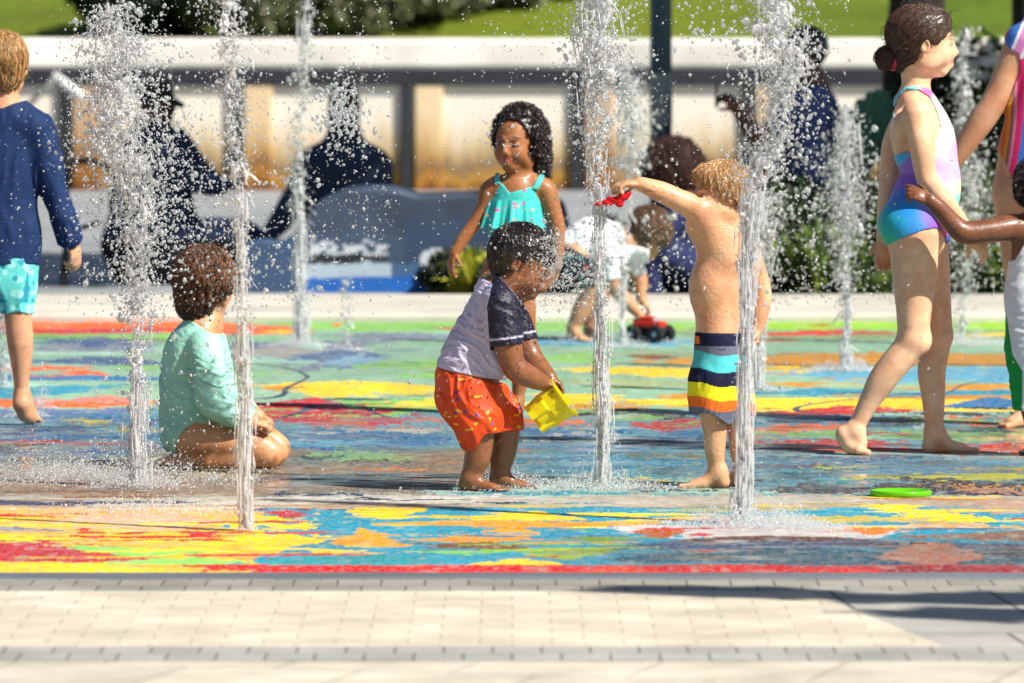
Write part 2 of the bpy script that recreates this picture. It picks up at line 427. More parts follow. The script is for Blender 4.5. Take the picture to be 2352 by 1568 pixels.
    def build_eyes(s, iris=(.05, .025, .012), closed=0.0):
        R, H = s.hR, s.hH
        for sx, c in s.eyes:
            n, m = 40, 24
            th = np.linspace(0, np.pi, m); ph = np.linspace(0, 2 * np.pi, n, endpoint=False)
            T, Pp = np.meshgrid(th, ph, indexing='ij')
            x = np.sin(T) * np.cos(Pp); z = np.sin(T) * np.sin(Pp); y = np.cos(T)
            xx = x * .058 * H; zz = z * .027 * H * (1 - closed) * np.sqrt(np.clip(1 - .55 * x * x, 0, 1)); yy = y * .038 * H
            L = np.stack([xx, yy, zz], -1).reshape(-1, 3)
            V = c + L @ R.T
            rr = np.sqrt((x - .05 * sx * 0) ** 2 + (z * .55) ** 2).ravel(); zf = z.ravel(); 
            C = np.tile([.46, .42, .38], (len(V), 1)).astype(float)
            C[rr < .46] = iris; C[rr < .2] = (.004, .004, .004); C[zf > .62] = (.015, .01, .008); C[np.abs(x.ravel()) > .93] = (.1, .04, .03)
            i = np.arange(m - 1)[:, None] * n; j = np.arange(n)[None]; j2 = (j + 1) % n
            q = np.stack([i + j, i + j2, i + n + j2, i + n + j], -1).reshape(-1, 4)
            mesh_obj('eye', s.w(V), q, M_EYE, s.root, C)
    def hand(s, wr, d, nrm, L, curl=(.3, .3, .35, .4), thumb=1, spread=.1, tag='body', thumb_curl=.3, wide=1.0):
        """wr wrist, d pointing direction, nrm palm normal (curl goes towards it), L hand length"""
        wr = np.array(wr, float); d = np.array(d, float); d /= np.linalg.norm(d)
        nrm = np.array(nrm, float); nrm -= d * (nrm @ d); nrm /= np.linalg.norm(nrm); sd = np.cross(d, nrm) * thumb
        R = np.stack([sd, d, nrm], 1)
        pc = wr + d * L * .26
        s.ell(pc, np.array([.23 * wide, .29, .11]) * L, .06 * L, tag, R)
        s.ell(pc + d * L * .1, np.array([.225 * wide, .16, .095]) * L, .05 * L, tag, R)
        s.ell(pc + sd * .12 * L - d * .08 * L + nrm * .05 * L, np.array([.10, .17, .09]) * L, .05 * L, tag, R)
        lens = (.44, .48, .45, .36)
        for i in range(4):
            off = (.165 - i * .11) * wide; b = pc + d * L * (.23 if i in (1, 2) else .20) + sd * off * L
            fd = d + sd * off * spread * 6; fd /= np.linalg.norm(fd); p = b; a = 0; rr = .070 * L
            pts = [(*p, rr)]
            for j, fr in enumerate((.46, .31, .23)):
                a += curl[i] * (.8 if j == 0 else 1.1); dd = fd * math.cos(a) + nrm * math.sin(a)
                p = p + dd * lens[i] * L * fr; rr *= .93; pts.append((*p, rr))
            s.chain(pts, .02 * L, tag)
        b = pc + sd * .17 * L - d * .12 * L + nrm * .03 * L; td = sd * .75 + d * .65 + nrm * thumb_curl; td /= np.linalg.norm(td)
        p1 = b + td * .22 * L; td2 = td + d * .5 + nrm * thumb_curl * 1.2; td2 /= np.linalg.norm(td2); p2 = p1 + td2 * .18 * L
        s.chain([(*b, .075 * L), (*p1, .068 * L), (*p2, .055 * L)], .03 * L, tag)
    def foot(s, ankle, d, L, drop, tag='body', thumb=1, ra=None, up=0.0):
        """ankle joint, d direction in plan (x,z), L foot length, drop ankle height over the sole"""
        a = np.array(ankle, float); d = np.array([d[0], 0, d[1]], float); d /= np.linalg.norm(d); sd = np.array([-d[2], 0, d[0]]) * thumb
        dn = np.array([0, 1., 0]); r0 = ra or .13 * L
        def P(fw, side, h): return a + d * fw * L + sd * side * L + dn * (drop - h)
        s.chain([(*a, r0), (*P(-.10, 0, .12 * L), .125 * L)], .08 * L, tag)
        s.chain([(*a, r0 * .95), (*P(.25, .01, .12 * L), .12 * L), (*P(.50, .01, .075 * L), .085 * L)], .1 * L, tag, )
        s.chain([(*P(-.08, 0, .09 * L), .105 * L), (*P(.25, -.05, .06 * L), .075 * L), (*P(.5, -.07, .055 * L), .06 * L)], .08 * L, tag)
        s.chain([(*P(.3, .06, .07 * L), .075 * L), (*P(.54, .075, .055 * L), .062 * L)], .06 * L, tag)
        for i, (off, ln, r) in enumerate(((.10, .75, .052), (.035, .76, .036), (-.02, .735, .034), (-.07, .70, .032), (-.115, .66, .030))):
            s.chain([(*P(.5, off * .8, .05 * L), r * L * 1.1), (*P(ln, off, .033 * L), r * L)], .02 * L, tag)
FLIP = False
def rbf(V, anchors, p=3.0):
    A = np.array([[a[0], a[1]] for a in anchors], float); C = np.array([a[2] for a in anchors], float)
    d = np.sqrt(((V[:, None, :2] - A[None]) ** 2).sum(2)) + 1; w = d ** -p; w /= w.sum(1, keepdims=True)
    return w @ C
def grad(f, P, e=1.0):
    g = np.stack([f(P + np.eye(3)[i] * e) - f(P - np.eye(3)[i] * e) for i in range(3)], 1)
    return g / (np.linalg.norm(g, axis=1)[:, None] + 1e-9)
def strands(fig, name, capV, capf, n, steps, step, flow, rad, curl=0, freq=1, wild=.2, lift=2.0, col=(.05, .03, .02), colvar=.3, mask=None, m=None, free=0.0, seed=1, join=None, out=None):
    """hair strands growing over a cap: flow(P) gives the combing direction in figure axes"""
    r = np.random.default_rng(seed)
    V = capV if mask is None else capV[mask(capV)]
    P = V[r.integers(0, len(V), n)] + r.normal(0, 1, (n, 3)); P0 = P.copy()
    path = [P.copy()]; wdir = r.normal(0, 1, (n, 3)); ph = r.uniform(0, 6.28, n); fr = freq * r.uniform(.7, 1.3, n); lf = lift * r.uniform(.3, 1.6, n)
    ln = r.uniform(.6, 1.2, n)[:, None]
    for i in range(steps):
        fl = flow(P) + wdir * wild; fl /= np.linalg.norm(fl, axis=1)[:, None] + 1e-9
        P = P + fl * step * ln
        d = capf(P); g = grad(capf, P)
        inside = (d < lf) if free else np.ones(n, bool)
        P = P + g * np.where(inside, (lf - d) * (.8 if not free else 1), 0)[:, None]
        path.append(P.copy())
    X = np.stack(path, 1)                                   # n, steps+1, 3
    T = np.gradient(X, axis=1); T /= np.linalg.norm(T, axis=2)[..., None] + 1e-9
    a = np.cross(T, np.array([.3, .2, 1.])); a /= np.linalg.norm(a, axis=2)[..., None] + 1e-9; b = np.cross(T, a)
    t = np.arange(steps + 1)[None] * step
    if curl:
        amp = curl * np.minimum(1, t / (4 * step))
        X = X + a * (amp * np.cos(ph[:, None] + t * fr[:, None]))[..., None] + b * (amp * np.sin(ph[:, None] + t * fr[:, None]))[..., None]
    rr = rad * np.sqrt(np.clip(1.05 - (np.arange(steps + 1) / steps) ** 2, .05, 1))[None, :, None]
    rings = [X + (a * math.cos(q) + b * math.sin(q)) * rr for q in (0, 2.09, 4.19)]
    R = np.stack(rings, 2)                                  # n, s, 3, 3
    Vv = R.reshape(-1, 3); k = steps + 1
    base = (np.arange(n) * k * 3)[:, None, None] + (np.arange(steps) * 3)[None, :, None]
    q = []
    for j in range(3):
        j2 = (j + 1) % 3
        q.append(np.stack([base[..., 0] + j, base[..., 0] + j2, base[..., 0] + 3 + j2, base[..., 0] + 3 + j], -1).reshape(-1, 4))
    Q = np.concatenate(q)
    cv = np.array(col)[None] * (1 + r.uniform(-colvar, colvar, n))[:, None]
    C = np.repeat(cv, k * 3, 0)
    return Vv, Q, C
def hair(fig, capf_prims, col, sets, m, h=None, capmod=None, capcol=None, box=None, skull=True):
    """cap (implicit) plus strand sets joined into one hair mesh"""
    if skull: fig.ell(fig.P(0, -.085, .125), np.array([.385, .455, .41]) * fig.hH, 8, capf_prims, fig.hR)
    fig.marg = 45
    f, lo, hi = fig.field([capf_prims]); g = (lambda P: capmod(P, f(P))) if capmod else f
    if box is not None: lo = np.maximum(lo, np.array(box[0], float)); hi = np.minimum(hi, np.array(box[1], float))
    V, Q = surface_nets(g, lo - 8, hi + 8, h or .003 * fig.s)
    vs, qs, cs = [V], [Q], [np.tile(np.array(capcol or col) * .8, (len(V), 1))]; n = len(V)
    sets = list(sets) + [dict(n=110, steps=6, step=.03 * fig.s / 6, flow=lambda P: np.tile([.15, .2, 0], (len(P), 1)), rad=.35, wild=1.1, lift=6, curl=1.5, freq=.2, free=True, seed=99, col=col)]
    for st in sets:
        a, b, c = strands(fig, 'hair', V, g, **st); vs.append(a); qs.append(b + n); cs.append(c); n += len(a)
    return mesh_obj('hair', fig.w(np.concatenate(vs)), np.concatenate(qs), m, fig.root, np.concatenate(cs))
# ================================================================== SETTING
ONLY = []
def P3(px, py, d): return np.array(put(px, py, d))
# ---------- splash pad mosaic: colours by place, wetness by place
GR, LG, MINT, SAL, MAG, RED, NVY, BLU, LBL, TEA, YEL, ORG, OCH, GRY, CRM, TAN, DRK, WHT, PNK, BRN, DGN = (
    (.30, .50, .20), (.36, .55, .12), (.42, .58, .50), (.72, .22, .10), (.48, .025, .09), (.52, .025, .025), (.02, .03, .11), (.015, .085, .36), (.22, .44, .55), (.05, .33, .42),
    (.80, .60, .05), (.75, .25, .02), (.55, .32, .08), (.25, .28, .34), (.60, .57, .50), (.48, .38, .29), (.03, .035, .05), (.66, .64, .62), (.62, .38, .28), (.22, .12, .06), (.05, .14, .12))
# streaks: x0, x1, y0, y1 (picture units at z = 0), colour, slope, roughness of the outline
STK = [
 (-900, 760, 738, 764, SAL, 2, 3), (-900, 430, 755, 769, MAG, -4, 2), (420, 720, 748, 768, SAL, 6, 3), (540, 3300, 738, 760, GR, 0, 2), (1500, 3300, 736, 756, LG, 0, 2), (1000, 1080, 751, 757, MAG, 0, 1), (600, 700, 758, 764, YEL, 0, 1),
 (-900, 560, 766, 780, GR, 2, 2), (700, 1100, 766, 786, GRY, 4, 4), (1050, 1260, 760, 770, GR, 0, 2), (1500, 3300, 759, 778, (.30, .38, .24), 0, 2), (1700, 2060, 757, 769, RED, -5, 1.5), (1550, 1720, 752, 758, BRN, 0, 1), (2180, 3300, 762, 772, YEL, -2, 1.5),
 (1060, 1700, 778, 794, LBL, 0, 3), (1030, 1260, 772, 780, BLU, 0, 2), (60, 420, 775, 812, GRY, 3, 6), (100, 330, 779, 798, (.10, .15, .28), 3, 4), (330, 560, 785, 808, MINT, 4, 4), (500, 900, 780, 850, GRY, 0, 5), (560, 840, 788, 840, MINT, 0, 5), (540, 760, 796, 826, (.38, .38, .36), 0, 4), (680, 900, 800, 846, (.13, .20, .32), 3, 5), (740, 900, 812, 842, (.30, .42, .5), 0, 3),
 (-900, 380, 808, 815, MINT, 0, 2), (60, 420, 814, 836, (.09, .13, .28), 5, 4), (-900, 220, 838, 850, SAL, 3, 3), (130, 250, 848, 862, SAL, 4, 2), (-900, 430, 862, 875, BLU, 0, 2.5), (250, 560, 836, 852, GR, 2, 3),
 (820, 1240, 824, 848, GR, 0, 3), (1060, 1260, 838, 844, MAG, -2, 1), (1230, 1430, 804, 832, GR, 0, 3), (1400, 1760, 808, 842, (.35, .42, .28), 0, 4), (1450, 3300, 811, 838, OCH, 0, 3), (1440, 1560, 812, 826, BRN, 3, 2), (1700, 3300, 836, 840, BRN, 0, 1), (900, 1300, 850, 872, GR, 0, 3),
 (1280, 1760, 843, 869, YEL, -1, 2.5), (1600, 2060, 842, 854, YEL, -1, 2), (1750, 3300, 846, 878, LBL, 0, 4), (2050, 3300, 880, 896, OCH, 0, 2), (1290, 1620, 868, 896, (.36, .42, .27), 0, 4), (1700, 2050, 878, 890, OCH, 2, 2), (1850, 2000, 877, 886, (.42, .50, .36), 0, 2),
 (-900, 290, 884, 916, TEA, 0, 6), (-900, 140, 876, 890, MINT, 0, 4), (-900, 420, 917, 936, SAL, 2, 4), (100, 400, 905, 925, (.62, .30, .26), 3, 4), (600, 1020, 876, 914, YEL, 6, 5), (590, 700, 882, 900, OCH, 2, 4), (640, 1000, 913, 922, DGN, 2, 2), (620, 1100, 920, 964, GR, 0, 6),
 (900, 1250, 902, 930, YEL, 4, 4), (1210, 1440, 905, 930, YEL, 0, 3), (1200, 1500, 925, 938, OCH, 0, 3), (1500, 1640, 900, 926, OCH, 0, 4), (1700, 2060, 893, 912, TEA, -2, 3), (2050, 3300, 896, 908, TEA, 0, 2), (1900, 3300, 908, 920, OCH, 2, 3), (1980, 2200, 901, 909, BLU, -2, 2),
 (1400, 3300, 916, 946, YEL, 0, 3), (2160, 2380, 912, 938, BLU, -2, 2), (2380, 3300, 915, 930, TEA, 0, 3), (2190, 2380, 934, 940, DRK, 2, 1.5), (520, 930, 914, 978, MAG, 10, 6), (560, 760, 926, 948, RED, 8, 4), (700, 900, 955, 985, (.55, .20, .10), 6, 5), (830, 920, 940, 950, RED, -2, 2),
 (1230, 1620, 934, 958, DRK, 0, 4), (1080, 1300, 935, 960, MINT, 0, 5), (1060, 1370, 957, 982, ORG, 2, 4), (1360, 1560, 950, 966, GR, 0, 3), (1430, 1640, 962, 990, RED, -3, 4), (1730, 2120, 930, 952, RED, -6, 3), (1580, 1800, 944, 952, (.10, .02, .05), 0, 2), (1730, 2120, 953, 974, (.015, .07, .22), 0, 4), (2000, 2150, 958, 978, DRK, 0, 4), (1950, 3300, 944, 958, MINT, 0, 3),
 (1640, 2010, 974, 990, ORG, -3, 3), (2150, 3300, 965, 984, ORG, -3, 3), (2120, 3300, 980, 996, DGN, 0, 3), (1700, 3300, 990, 1009, GR, 0, 4), (1880, 2060, 998, 1008, MINT, 0, 2), (2200, 3300, 1004, 1012, (.6, .5, .3), 0, 2), (1720, 2100, 1006, 1030, RED, 3, 3), (2100, 3300, 1014, 1032, RED, 2, 3), (1800, 3300, 1028, 1037, (.6, .16, .02), 0, 2), (1700, 1800, 1000, 1010, TAN, 0, 2),
 (-900, 380, 938, 962, (.18, .24, .38), 0, 5), (60, 420, 950, 970, BLU, 2, 4), (140, 260, 962, 976, (.55, .48, .06), 2, 3), (-900, 380, 976, 998, (.03, .08, .24), -2, 4), (160, 420, 984, 996, LBL, 0, 3), (-900, 420, 996, 1012, BLU, 0, 4), (-900, 340, 1014, 1024, MAG, -3, 2), (-900, 140, 1020, 1030, DRK, 0, 2), (-900, 420, 1030, 1060, GRY, 0, 6), (100, 360, 1036, 1058, (.08, .12, .30), 0, 4),
 (560, 1080, 968, 1040, BLU, 4, 7), (600, 900, 1008, 1026, LBL, 2, 4), (760, 1080, 984, 992, CRM, 0, 3), (700, 960, 1000, 1006, (.03, .07, .25), 0, 3), (1080, 1460, 982, 1004, BLU, 3, 5), (1240, 1440, 992, 998, WHT, 0, 2), (1180, 1700, 1002, 1024, (.02, .05, .20), 0, 5), (1500, 1740, 985, 1003, (.03, .11, .35), 0, 4), (1400, 1700, 1012, 1022, GRY, 0, 3), (1200, 1500, 1022, 1042, (.10, .20, .42), 0, 4),
 (640, 960, 1028, 1060, (.32, .48, .25), -4, 5), (660, 800, 1046, 1056, DGN, 0, 2), (640, 760, 1050, 1056, DRK, 0, 2), (960, 1130, 1030, 1112, (.36, .26, .18), 0, 7), (560, 1020, 1062, 1116, (.36, .28, .20), 0, 7), (800, 1000, 1072, 1082, (.62, .28, .05), 0, 3), (560, 960, 1086, 1108, (.10, .10, .13), 0, 5), (380, 560, 1078, 1086, (.62, .52, .10), 0, 2), (400, 700, 1086, 1104, (.46, .42, .34), 0, 4),
 (-900, 600, 1058, 1140, (.40, .31, .24), 0, 7), (200, 500, 1066, 1078, (.50, .46, .22), 0, 3), (-900, 420, 1124, 1134, (.28, .17, .11), 0, 3), (-900, 560, 1150, 1164, (.09, .09, .16), -3, 3),
 (1130, 1700, 1030, 1100, (.10, .28, .36), 0, 8), (1250, 1560, 1052, 1072, LBL, 0, 4), (1400, 1700, 1040, 1048, (.25, .22, .12), 0, 2), (1330, 1560, 1076, 1100, (.05, .34, .38), 0, 5), (1420, 1500, 1094, 1104, YEL, 0, 2), (1500, 1720, 1100, 1112, MINT, 0, 3), (1560, 1750, 1108, 1122, (.07, .07, .09), 0, 3),  # pale blue and teal streaks, here and in the next row, are painted water reflections
 (1700, 3300, 1038, 1060, (.38, .50, .50), 0, 4), (1700, 2200, 1046, 1054, (.02, .07, .30), 2, 2.5), (1720, 3300, 1058, 1088, (.20, .33, .42), 0, 6), (1760, 1960, 1066, 1076, (.24, .18, .24), 0, 3), (2150, 3300, 1058, 1066, LBL, 0, 3), (1960, 3300, 1086, 1100, (.55, .54, .10), -2, 3), (1700, 1900, 1086, 1098, (.08, .32, .38), 0, 4), (2200, 3300, 1074, 1080, (.5, .42, .1), 0, 2),
 (1830, 3300, 1102, 1134, (.05, .05, .07), 0, 5), (2160, 3300, 1118, 1124, (.6, .35, .18), 0, 2), (1740, 1990, 1112, 1136, (.10, .11, .12), 0, 4), (2140, 3300, 1126, 1134, (.5, .30, .22), 0, 2),
 (960, 1760, 1110, 1140, MINT, 0, 5), (1000, 1500, 1128, 1136, TEA, 0, 3), (1400, 1600, 1120, 1130, DRK, 0, 3),
 (380, 1130, 1126, 1162, CRM, -6, 5), (-900, 640, 1160, 1180, CRM, -2, 4), (560, 860, 1128, 1140, (.03, .05, .12), -3, 2), (700, 1150, 1140, 1152, WHT, -3, 3), (880, 1100, 1146, 1149, DRK, -4, 1), (1080, 3300, 1140, 1160, (.50, .47, .42), 0, 3), (1900, 3300, 1146, 1165, (.44, .36, .30), 0, 3), (-900, 3300, 1160, 1166, TAN, 0, 2),
 (-900, 660, 1166, 1300, (.70, .48, .22), 0, 4), (-900, 160, 1179, 1188, RED, 2, 2), (-900, 130, 1188, 1199, YEL, 0, 2), (-900, 150, 1204, 1222, GRY, 0, 3), (120, 520, 1180, 1222, (.72, .52, .40), 0, 4), (500, 720, 1185, 1230, YEL, 0, 5), (600, 720, 1168, 1184, MAG, 4, 3), (630, 700, 1180, 1196, (.4, .06, .12), 0, 3), (-900, 205, 1222, 1238, YEL, 0, 2), (-900, 180, 1236, 1250, YEL, 0, 2),
 (-900, 560, 1238, 1296, (.46, .04, .10), 0, 3), (200, 505, 1224, 1248, YEL, 0, 3), (400, 505, 1211, 1230, RED, 2, 4), (150, 260, 1214, 1236, RED, 3, 4), (200, 560, 1230, 1236, RED, 0, 2), (335, 560, 1253, 1268, YEL, 0, 3), (150, 480, 1258, 1284, (.32, .60, .22), 12, 2), (240, 620, 1276, 1298, (.34, .60, .22), 4, 2),
 (600, 3300, 1164, 1300, TEA, 0, 3), (470, 820, 1222, 1262, YEL, -3, 3), (620, 740, 1206, 1216, YEL, 1, 2), (780, 990, 1164, 1192, YEL, 2, 4), (1060, 1330, 1166, 1194, YEL, 0, 4), (820, 960, 1184, 1194, YEL, 0, 2), (750, 940, 1214, 1256, (.68, .38, .08), 2, 5), (870, 1560, 1196, 1210, (.68, .38, .08), -2, 3), (1100, 1250, 1206, 1240, (.70, .40, .06), 3, 4), (940, 1230, 1224, 1246, (.66, .36, .08), 3, 4), (700, 860, 1261, 1270, YEL, 0, 2),
 (980, 1260, 1244, 1262, BRN, 0, 4), (940, 1200, 1264, 1274, (.30, .50, .15), -3, 2), (1090, 1300, 1284, 1302, YEL, 0, 2), (1180, 1400, 1256, 1284, (.34, .45, .10), 0, 4), (1240, 1420, 1258, 1270, (.30, .33, .06), 0, 3), (540, 1100, 1272, 1298, (.03, .33, .36), 0, 3),
 (1320, 1560, 1176, 1190, YEL, 0, 2), (1400, 1720, 1188, 1196, YEL, -1, 2), (1990, 2120, 1160, 1180, YEL, 2, 3), (2040, 2320, 1172, 1196, YEL, 6, 3), (1500, 1900, 1164, 1176, (.45, .42, .20), 0, 3), (1700, 2150, 1182, 1202, (.50, .44, .18), 0, 3), (2300, 3300, 1186, 1196, RED, 2, 2), (2120, 3300, 1164, 1186, (.45, .36, .30), 4, 3), (1960, 2340, 1200, 1214, (.62, .42, .22), 3, 3),
 (1340, 2200, 1208, 1250, (.60, .57, .56), 0, 4), (1225, 1400, 1214, 1240, (.02, .32, .45), 0, 3), (1450, 1580, 1212, 1236, (.42, .16, .06), 0, 3), (1480, 1570, 1210, 1220, (.50, .10, .03), 0, 3), (1580, 1640, 1224, 1232, (.55, .08, .1), 0, 2), (1940, 2070, 1208, 1232, (.60, .26, .05), 0, 3), (1500, 2080, 1234, 1246, (.16, .07, .05), 0, 3), (1300, 1460, 1236, 1246, (.18, .40, .08), 2, 2),
 (1330, 3300, 1244, 1262, (.09, .12, .22), 0, 4), (2080, 3300, 1222, 1250, (.28, .18, .14), 0, 5), (1360, 3300, 1262, 1298, (.06, .15, .20), 0, 4), (2020, 2260, 1244, 1304, (.50, .28, .22), 0, 5), (2240, 3300, 1250, 1300, (.08, .06, .08), 0, 5),
 (-900, 420, 1291, 1316, YEL, 0, 1.2), (385, 3300, 1297, 1330, RED, 1, 1.5), (1300, 1500, 1297, 1318, (.60, .12, .02), 0, 1), (1900, 3300, 1297, 1330, (.30, .04, .06), 0, 2)]
_r = np.random.default_rng(17); _n = len(STK)
for _i in range(330):
    _k = _r.integers(0, _n); _a = STK[_k]; _xc = _r.uniform(max(_a[0], -100) - 60, min(_a[1], 2450) + 60); _yc = _r.normal((_a[2] + _a[3]) / 2, 16); _l = _r.uniform(25, 150) * (.5 + (_yc - 700) / 500); _h = _r.uniform(.8, 2.6)
    if 742 < _yc < 1290: STK.append((_xc - _l, _xc + _l, _yc - _h, _yc + _h, tuple(np.array(_a[4]) * _r.uniform(.7, 1.2)), _r.uniform(-3, 3), 2))
def smoothn(x, y, seed): return n2(x, y, seed, 3)
ys = np.concatenate([np.arange(700, 735, 6), np.arange(735, 1330, 1.35)]); NX = 1150
yy, uu = np.meshgrid(ys, np.linspace(-1, 1, NX), indexing='ij')
uu = np.where(np.abs(uu) < .86, uu / .86, np.sign(uu) * (1 + (np.abs(uu) - .86) * 18)); pxg = 1176 + uu * 1230
sg = (yy - HOR) / CAMH; wx = (pxg - 1176) / sg; wy = F_O / sg
C = np.tile(np.array((.33, .47, .37)), (yy.size, 1)).reshape(*yy.shape, 3)
C[(yy > 945)] = (.20, .36, .42); C[(yy > 1030) & (pxg < 1130)] = (.30, .25, .20); C[yy > 1136] = (.50, .47, .42); C[(yy > 1163)] = TEA; C[(yy > 1163) & (pxg < 620 + 40 * np.sin(yy / 9))] = (.68, .48, .16)
nA = smoothn(wx * 1.6, wy * .55, 1); nB = smoothn(wx * 6, wy * 1.6, 2); nC = smoothn(wx * 22, wy * 9, 3); nD = n2(pxg / 26, yy / 3.2, 14); nE = n2(pxg / 9 * sg / 800, yy / 2.6, 15)
for k, (x0, x1, y0, y1, c, sl_, rg) in enumerate(STK):
    m = (yy > y0 - 16) & (yy < y1 + 16) & (pxg > x0 - 160) & (pxg < x1 + 160)
    if not m.any(): continue
    X, Y = pxg[m], yy[m]; t = np.clip((X - x0) / (x1 - x0), -1, 2)
    J = nD[m] * rg * .55 + nE[m] * min(rg, 4) * .55
    yc = (y0 + y1) / 2 + sl_ * (t - .5) + rg * .5 * np.sin(X / 90 + k * 1.7) + rg * nA[m] * np.sin(k * 3.1 + 1) + J * math.cos(k * 2.3)
    tp = min(.5 * (x1 - x0), 60 + 9 * (y1 - y0)); en = tp * (.30 * nB[m] * math.sin(k) + .25 * nD[m])
    lf = 1. if x0 <= -900 else np.clip((X - x0 + en) / tp, 0, 1); rt = 1. if x1 >= 3300 else np.clip((x1 - X + en) / tp, 0, 1)
    w_ = (lf * rt) ** .8
    hh = (y1 - y0) / 2 * w_ + (J * .8 * math.sin(k * 1.9 + 1) + nC[m] * .6) * (w_ > 0) * (.3 + .7 * w_)
    ins = (np.abs(Y - yc + (1 - w_) * (y1 - y0) * .5 * math.sin(k * 2.7)) < hh) & (w_ > 0)
    idx = np.nonzero(m.ravel())[0][ins]; C.reshape(-1, 3)[idx] = c
sh_ = np.clip(((nD + .4 * nE) * 5).astype(int), -6, 6) * (yy > 950) * (yy < 1140); rows_ = np.clip(np.arange(len(ys))[:, None] + sh_, 0, len(ys) - 1); C = C[rows_, np.arange(NX)[None]]
# thin dark contour lines of the design and flecks of other tiles
ln = np.abs(smoothn(wx * .5 + 3, wy * .22, 9)) < .0045; C[ln & (yy < 960)] = (.05, .07, .12)
fl = (noise(np.stack([wx * 28, wy * 14, wx * 0], -1), 5) > .62); C[fl] = C[fl] * .55 + .45 * np.array([.5, .5, .45])
C *= (1 + .10 * noise(np.stack([wx * 40, wy * 25, wx * 0], -1), 6) + .12 * nB)[..., None]; lum = C.mean(-1, keepdims=True); C = np.clip(lum + (C - lum) * 1.35, .003, 1) ** 1.3; C[..., 1] = np.maximum(C[..., 1], .42 * C[..., 2]); C = np.clip(C, .004, .9)
def bump_(y, a, b, f): return 1 / (1 + np.exp(-(y - a) / f)) * (1 / (1 + np.exp((y - b) / f)))
wet = bump_(yy, 950, 1136, 7) + bump_(yy, 1236, 1302, 5) * (1 / (1 + np.exp(-(pxg - 1250) / 90))) + .35 * bump_(yy, 770, 860, 8) + .0
C *= (1 - .30 * np.clip(wet, 0, 1))[..., None]
wet = wet * np.clip(.55 + 1.1 * n2(pxg / 120, yy / 5, 31), .1, 1)
wet = np.clip(wet + .2 * (nA > .25) * (yy < 960) + .2 * nB * (wet > .2), 0, 1)
i = np.arange(len(ys) - 1)[:, None] * NX; j = np.arange(NX - 1)[None]
q = np.stack([i + j, i + NX + j, i + NX + j + 1, i + j + 1], -1).reshape(-1, 4)
V = np.stack([wx, wy, np.zeros_like(wx)], -1).reshape(-1, 3)
def pad_material():
    m = bpy.data.materials.new('wet_mosaic'); m.use_nodes = True; n = m.node_tree.nodes; l = m.node_tree.links; b = n['Principled BSDF']
    tc = n.new('ShaderNodeTexCoord'); a = n.new('ShaderNodeAttribute'); a.attribute_name = 'Col'; w = n.new('ShaderNodeAttribute'); w.attribute_name = 'Wet'
    vo = n.new('ShaderNodeTexVoronoi'); vo.inputs['Scale'].default_value = 42; l.new(tc.outputs['Object'], vo.inputs[0])
    sp = n.new('ShaderNodeSeparateColor'); l.new(vo.outputs['Color'], sp.inputs[0])
    mr = n.new('ShaderNodeMapRange'); mr.inputs[3].default_value = .82; mr.inputs[4].default_value = 1.18; l.new(sp.outputs[0], mr.inputs[0])
    vm = n.new('ShaderNodeVectorMath'); vm.operation = 'SCALE'; l.new(a.outputs['Color'], vm.inputs[0]); l.new(mr.outputs[0], vm.inputs['Scale'])
    ve = n.new('ShaderNodeTexVoronoi'); ve.feature = 'DISTANCE_TO_EDGE'; ve.inputs['Scale'].default_value = 42; l.new(tc.outputs['Object'], ve.inputs[0])
    g = n.new('ShaderNodeMapRange'); g.inputs[1].default_value = .0; g.inputs[2].default_value = .06; l.new(ve.outputs['Distance'], g.inputs[0])
    mx = n.new('ShaderNodeMix'); mx.data_type = 'RGBA'; mx.inputs[6].default_value = (.33, .32, .30, 1); l.new(g.outputs[0], mx.inputs[0]); l.new(vm.outputs[0], mx.inputs[7])
    l.new(mx.outputs[2], b.inputs['Base Color'])
    r = n.new('ShaderNodeMapRange'); r.inputs[3].default_value = .75; r.inputs[4].default_value = .07; l.new(w.outputs['Fac'], r.inputs[0]); l.new(r.outputs[0], b.inputs['Roughness'])
    s = n.new('ShaderNodeMapRange'); s.inputs[3].default_value = .01; s.inputs[4].default_value = .24; l.new(w.outputs['Fac'], s.inputs[0]); l.new(s.outputs[0], b.inputs['Specular IOR Level'])
    mp = n.new('ShaderNodeMapping'); mp.inputs['Scale'].default_value = (1, .6, 1); l.new(tc.outputs['Object'], mp.inputs[0])
    nz = n.new('ShaderNodeTexNoise'); nz.inputs['Scale'].default_value = 13; nz.inputs['Detail'].default_value = 5; nz.inputs['Distortion'].default_value = 1.2; l.new(mp.outputs[0], nz.inputs[0])
    ml = n.new('ShaderNodeMath'); ml.operation = 'MULTIPLY'; l.new(nz.outputs[0], ml.inputs[0]); l.new(w.outputs['Fac'], ml.inputs[1])
    bp = n.new('ShaderNodeBump'); bp.inputs['Strength'].default_value = 1; bp.inputs['Distance'].default_value = .0016; l.new(ml.outputs[0], bp.inputs['Height'])
    b2 = n.new('ShaderNodeBump'); b2.inputs['Strength'].default_value = .35; b2.inputs['Distance'].default_value = .002; l.new(g.outputs[0], b2.inputs['Height']); l.new(bp.outputs[0], b2.inputs['Normal']); l.new(b2.outputs[0], b.inputs['Normal'])
    return m
o = mesh_obj('splash_pad', V, q, pad_material(), None, C.reshape(-1, 3), True, {'Wet': np.repeat(wet.reshape(-1, 1), 3, 1)}); props(o, kind='structure')

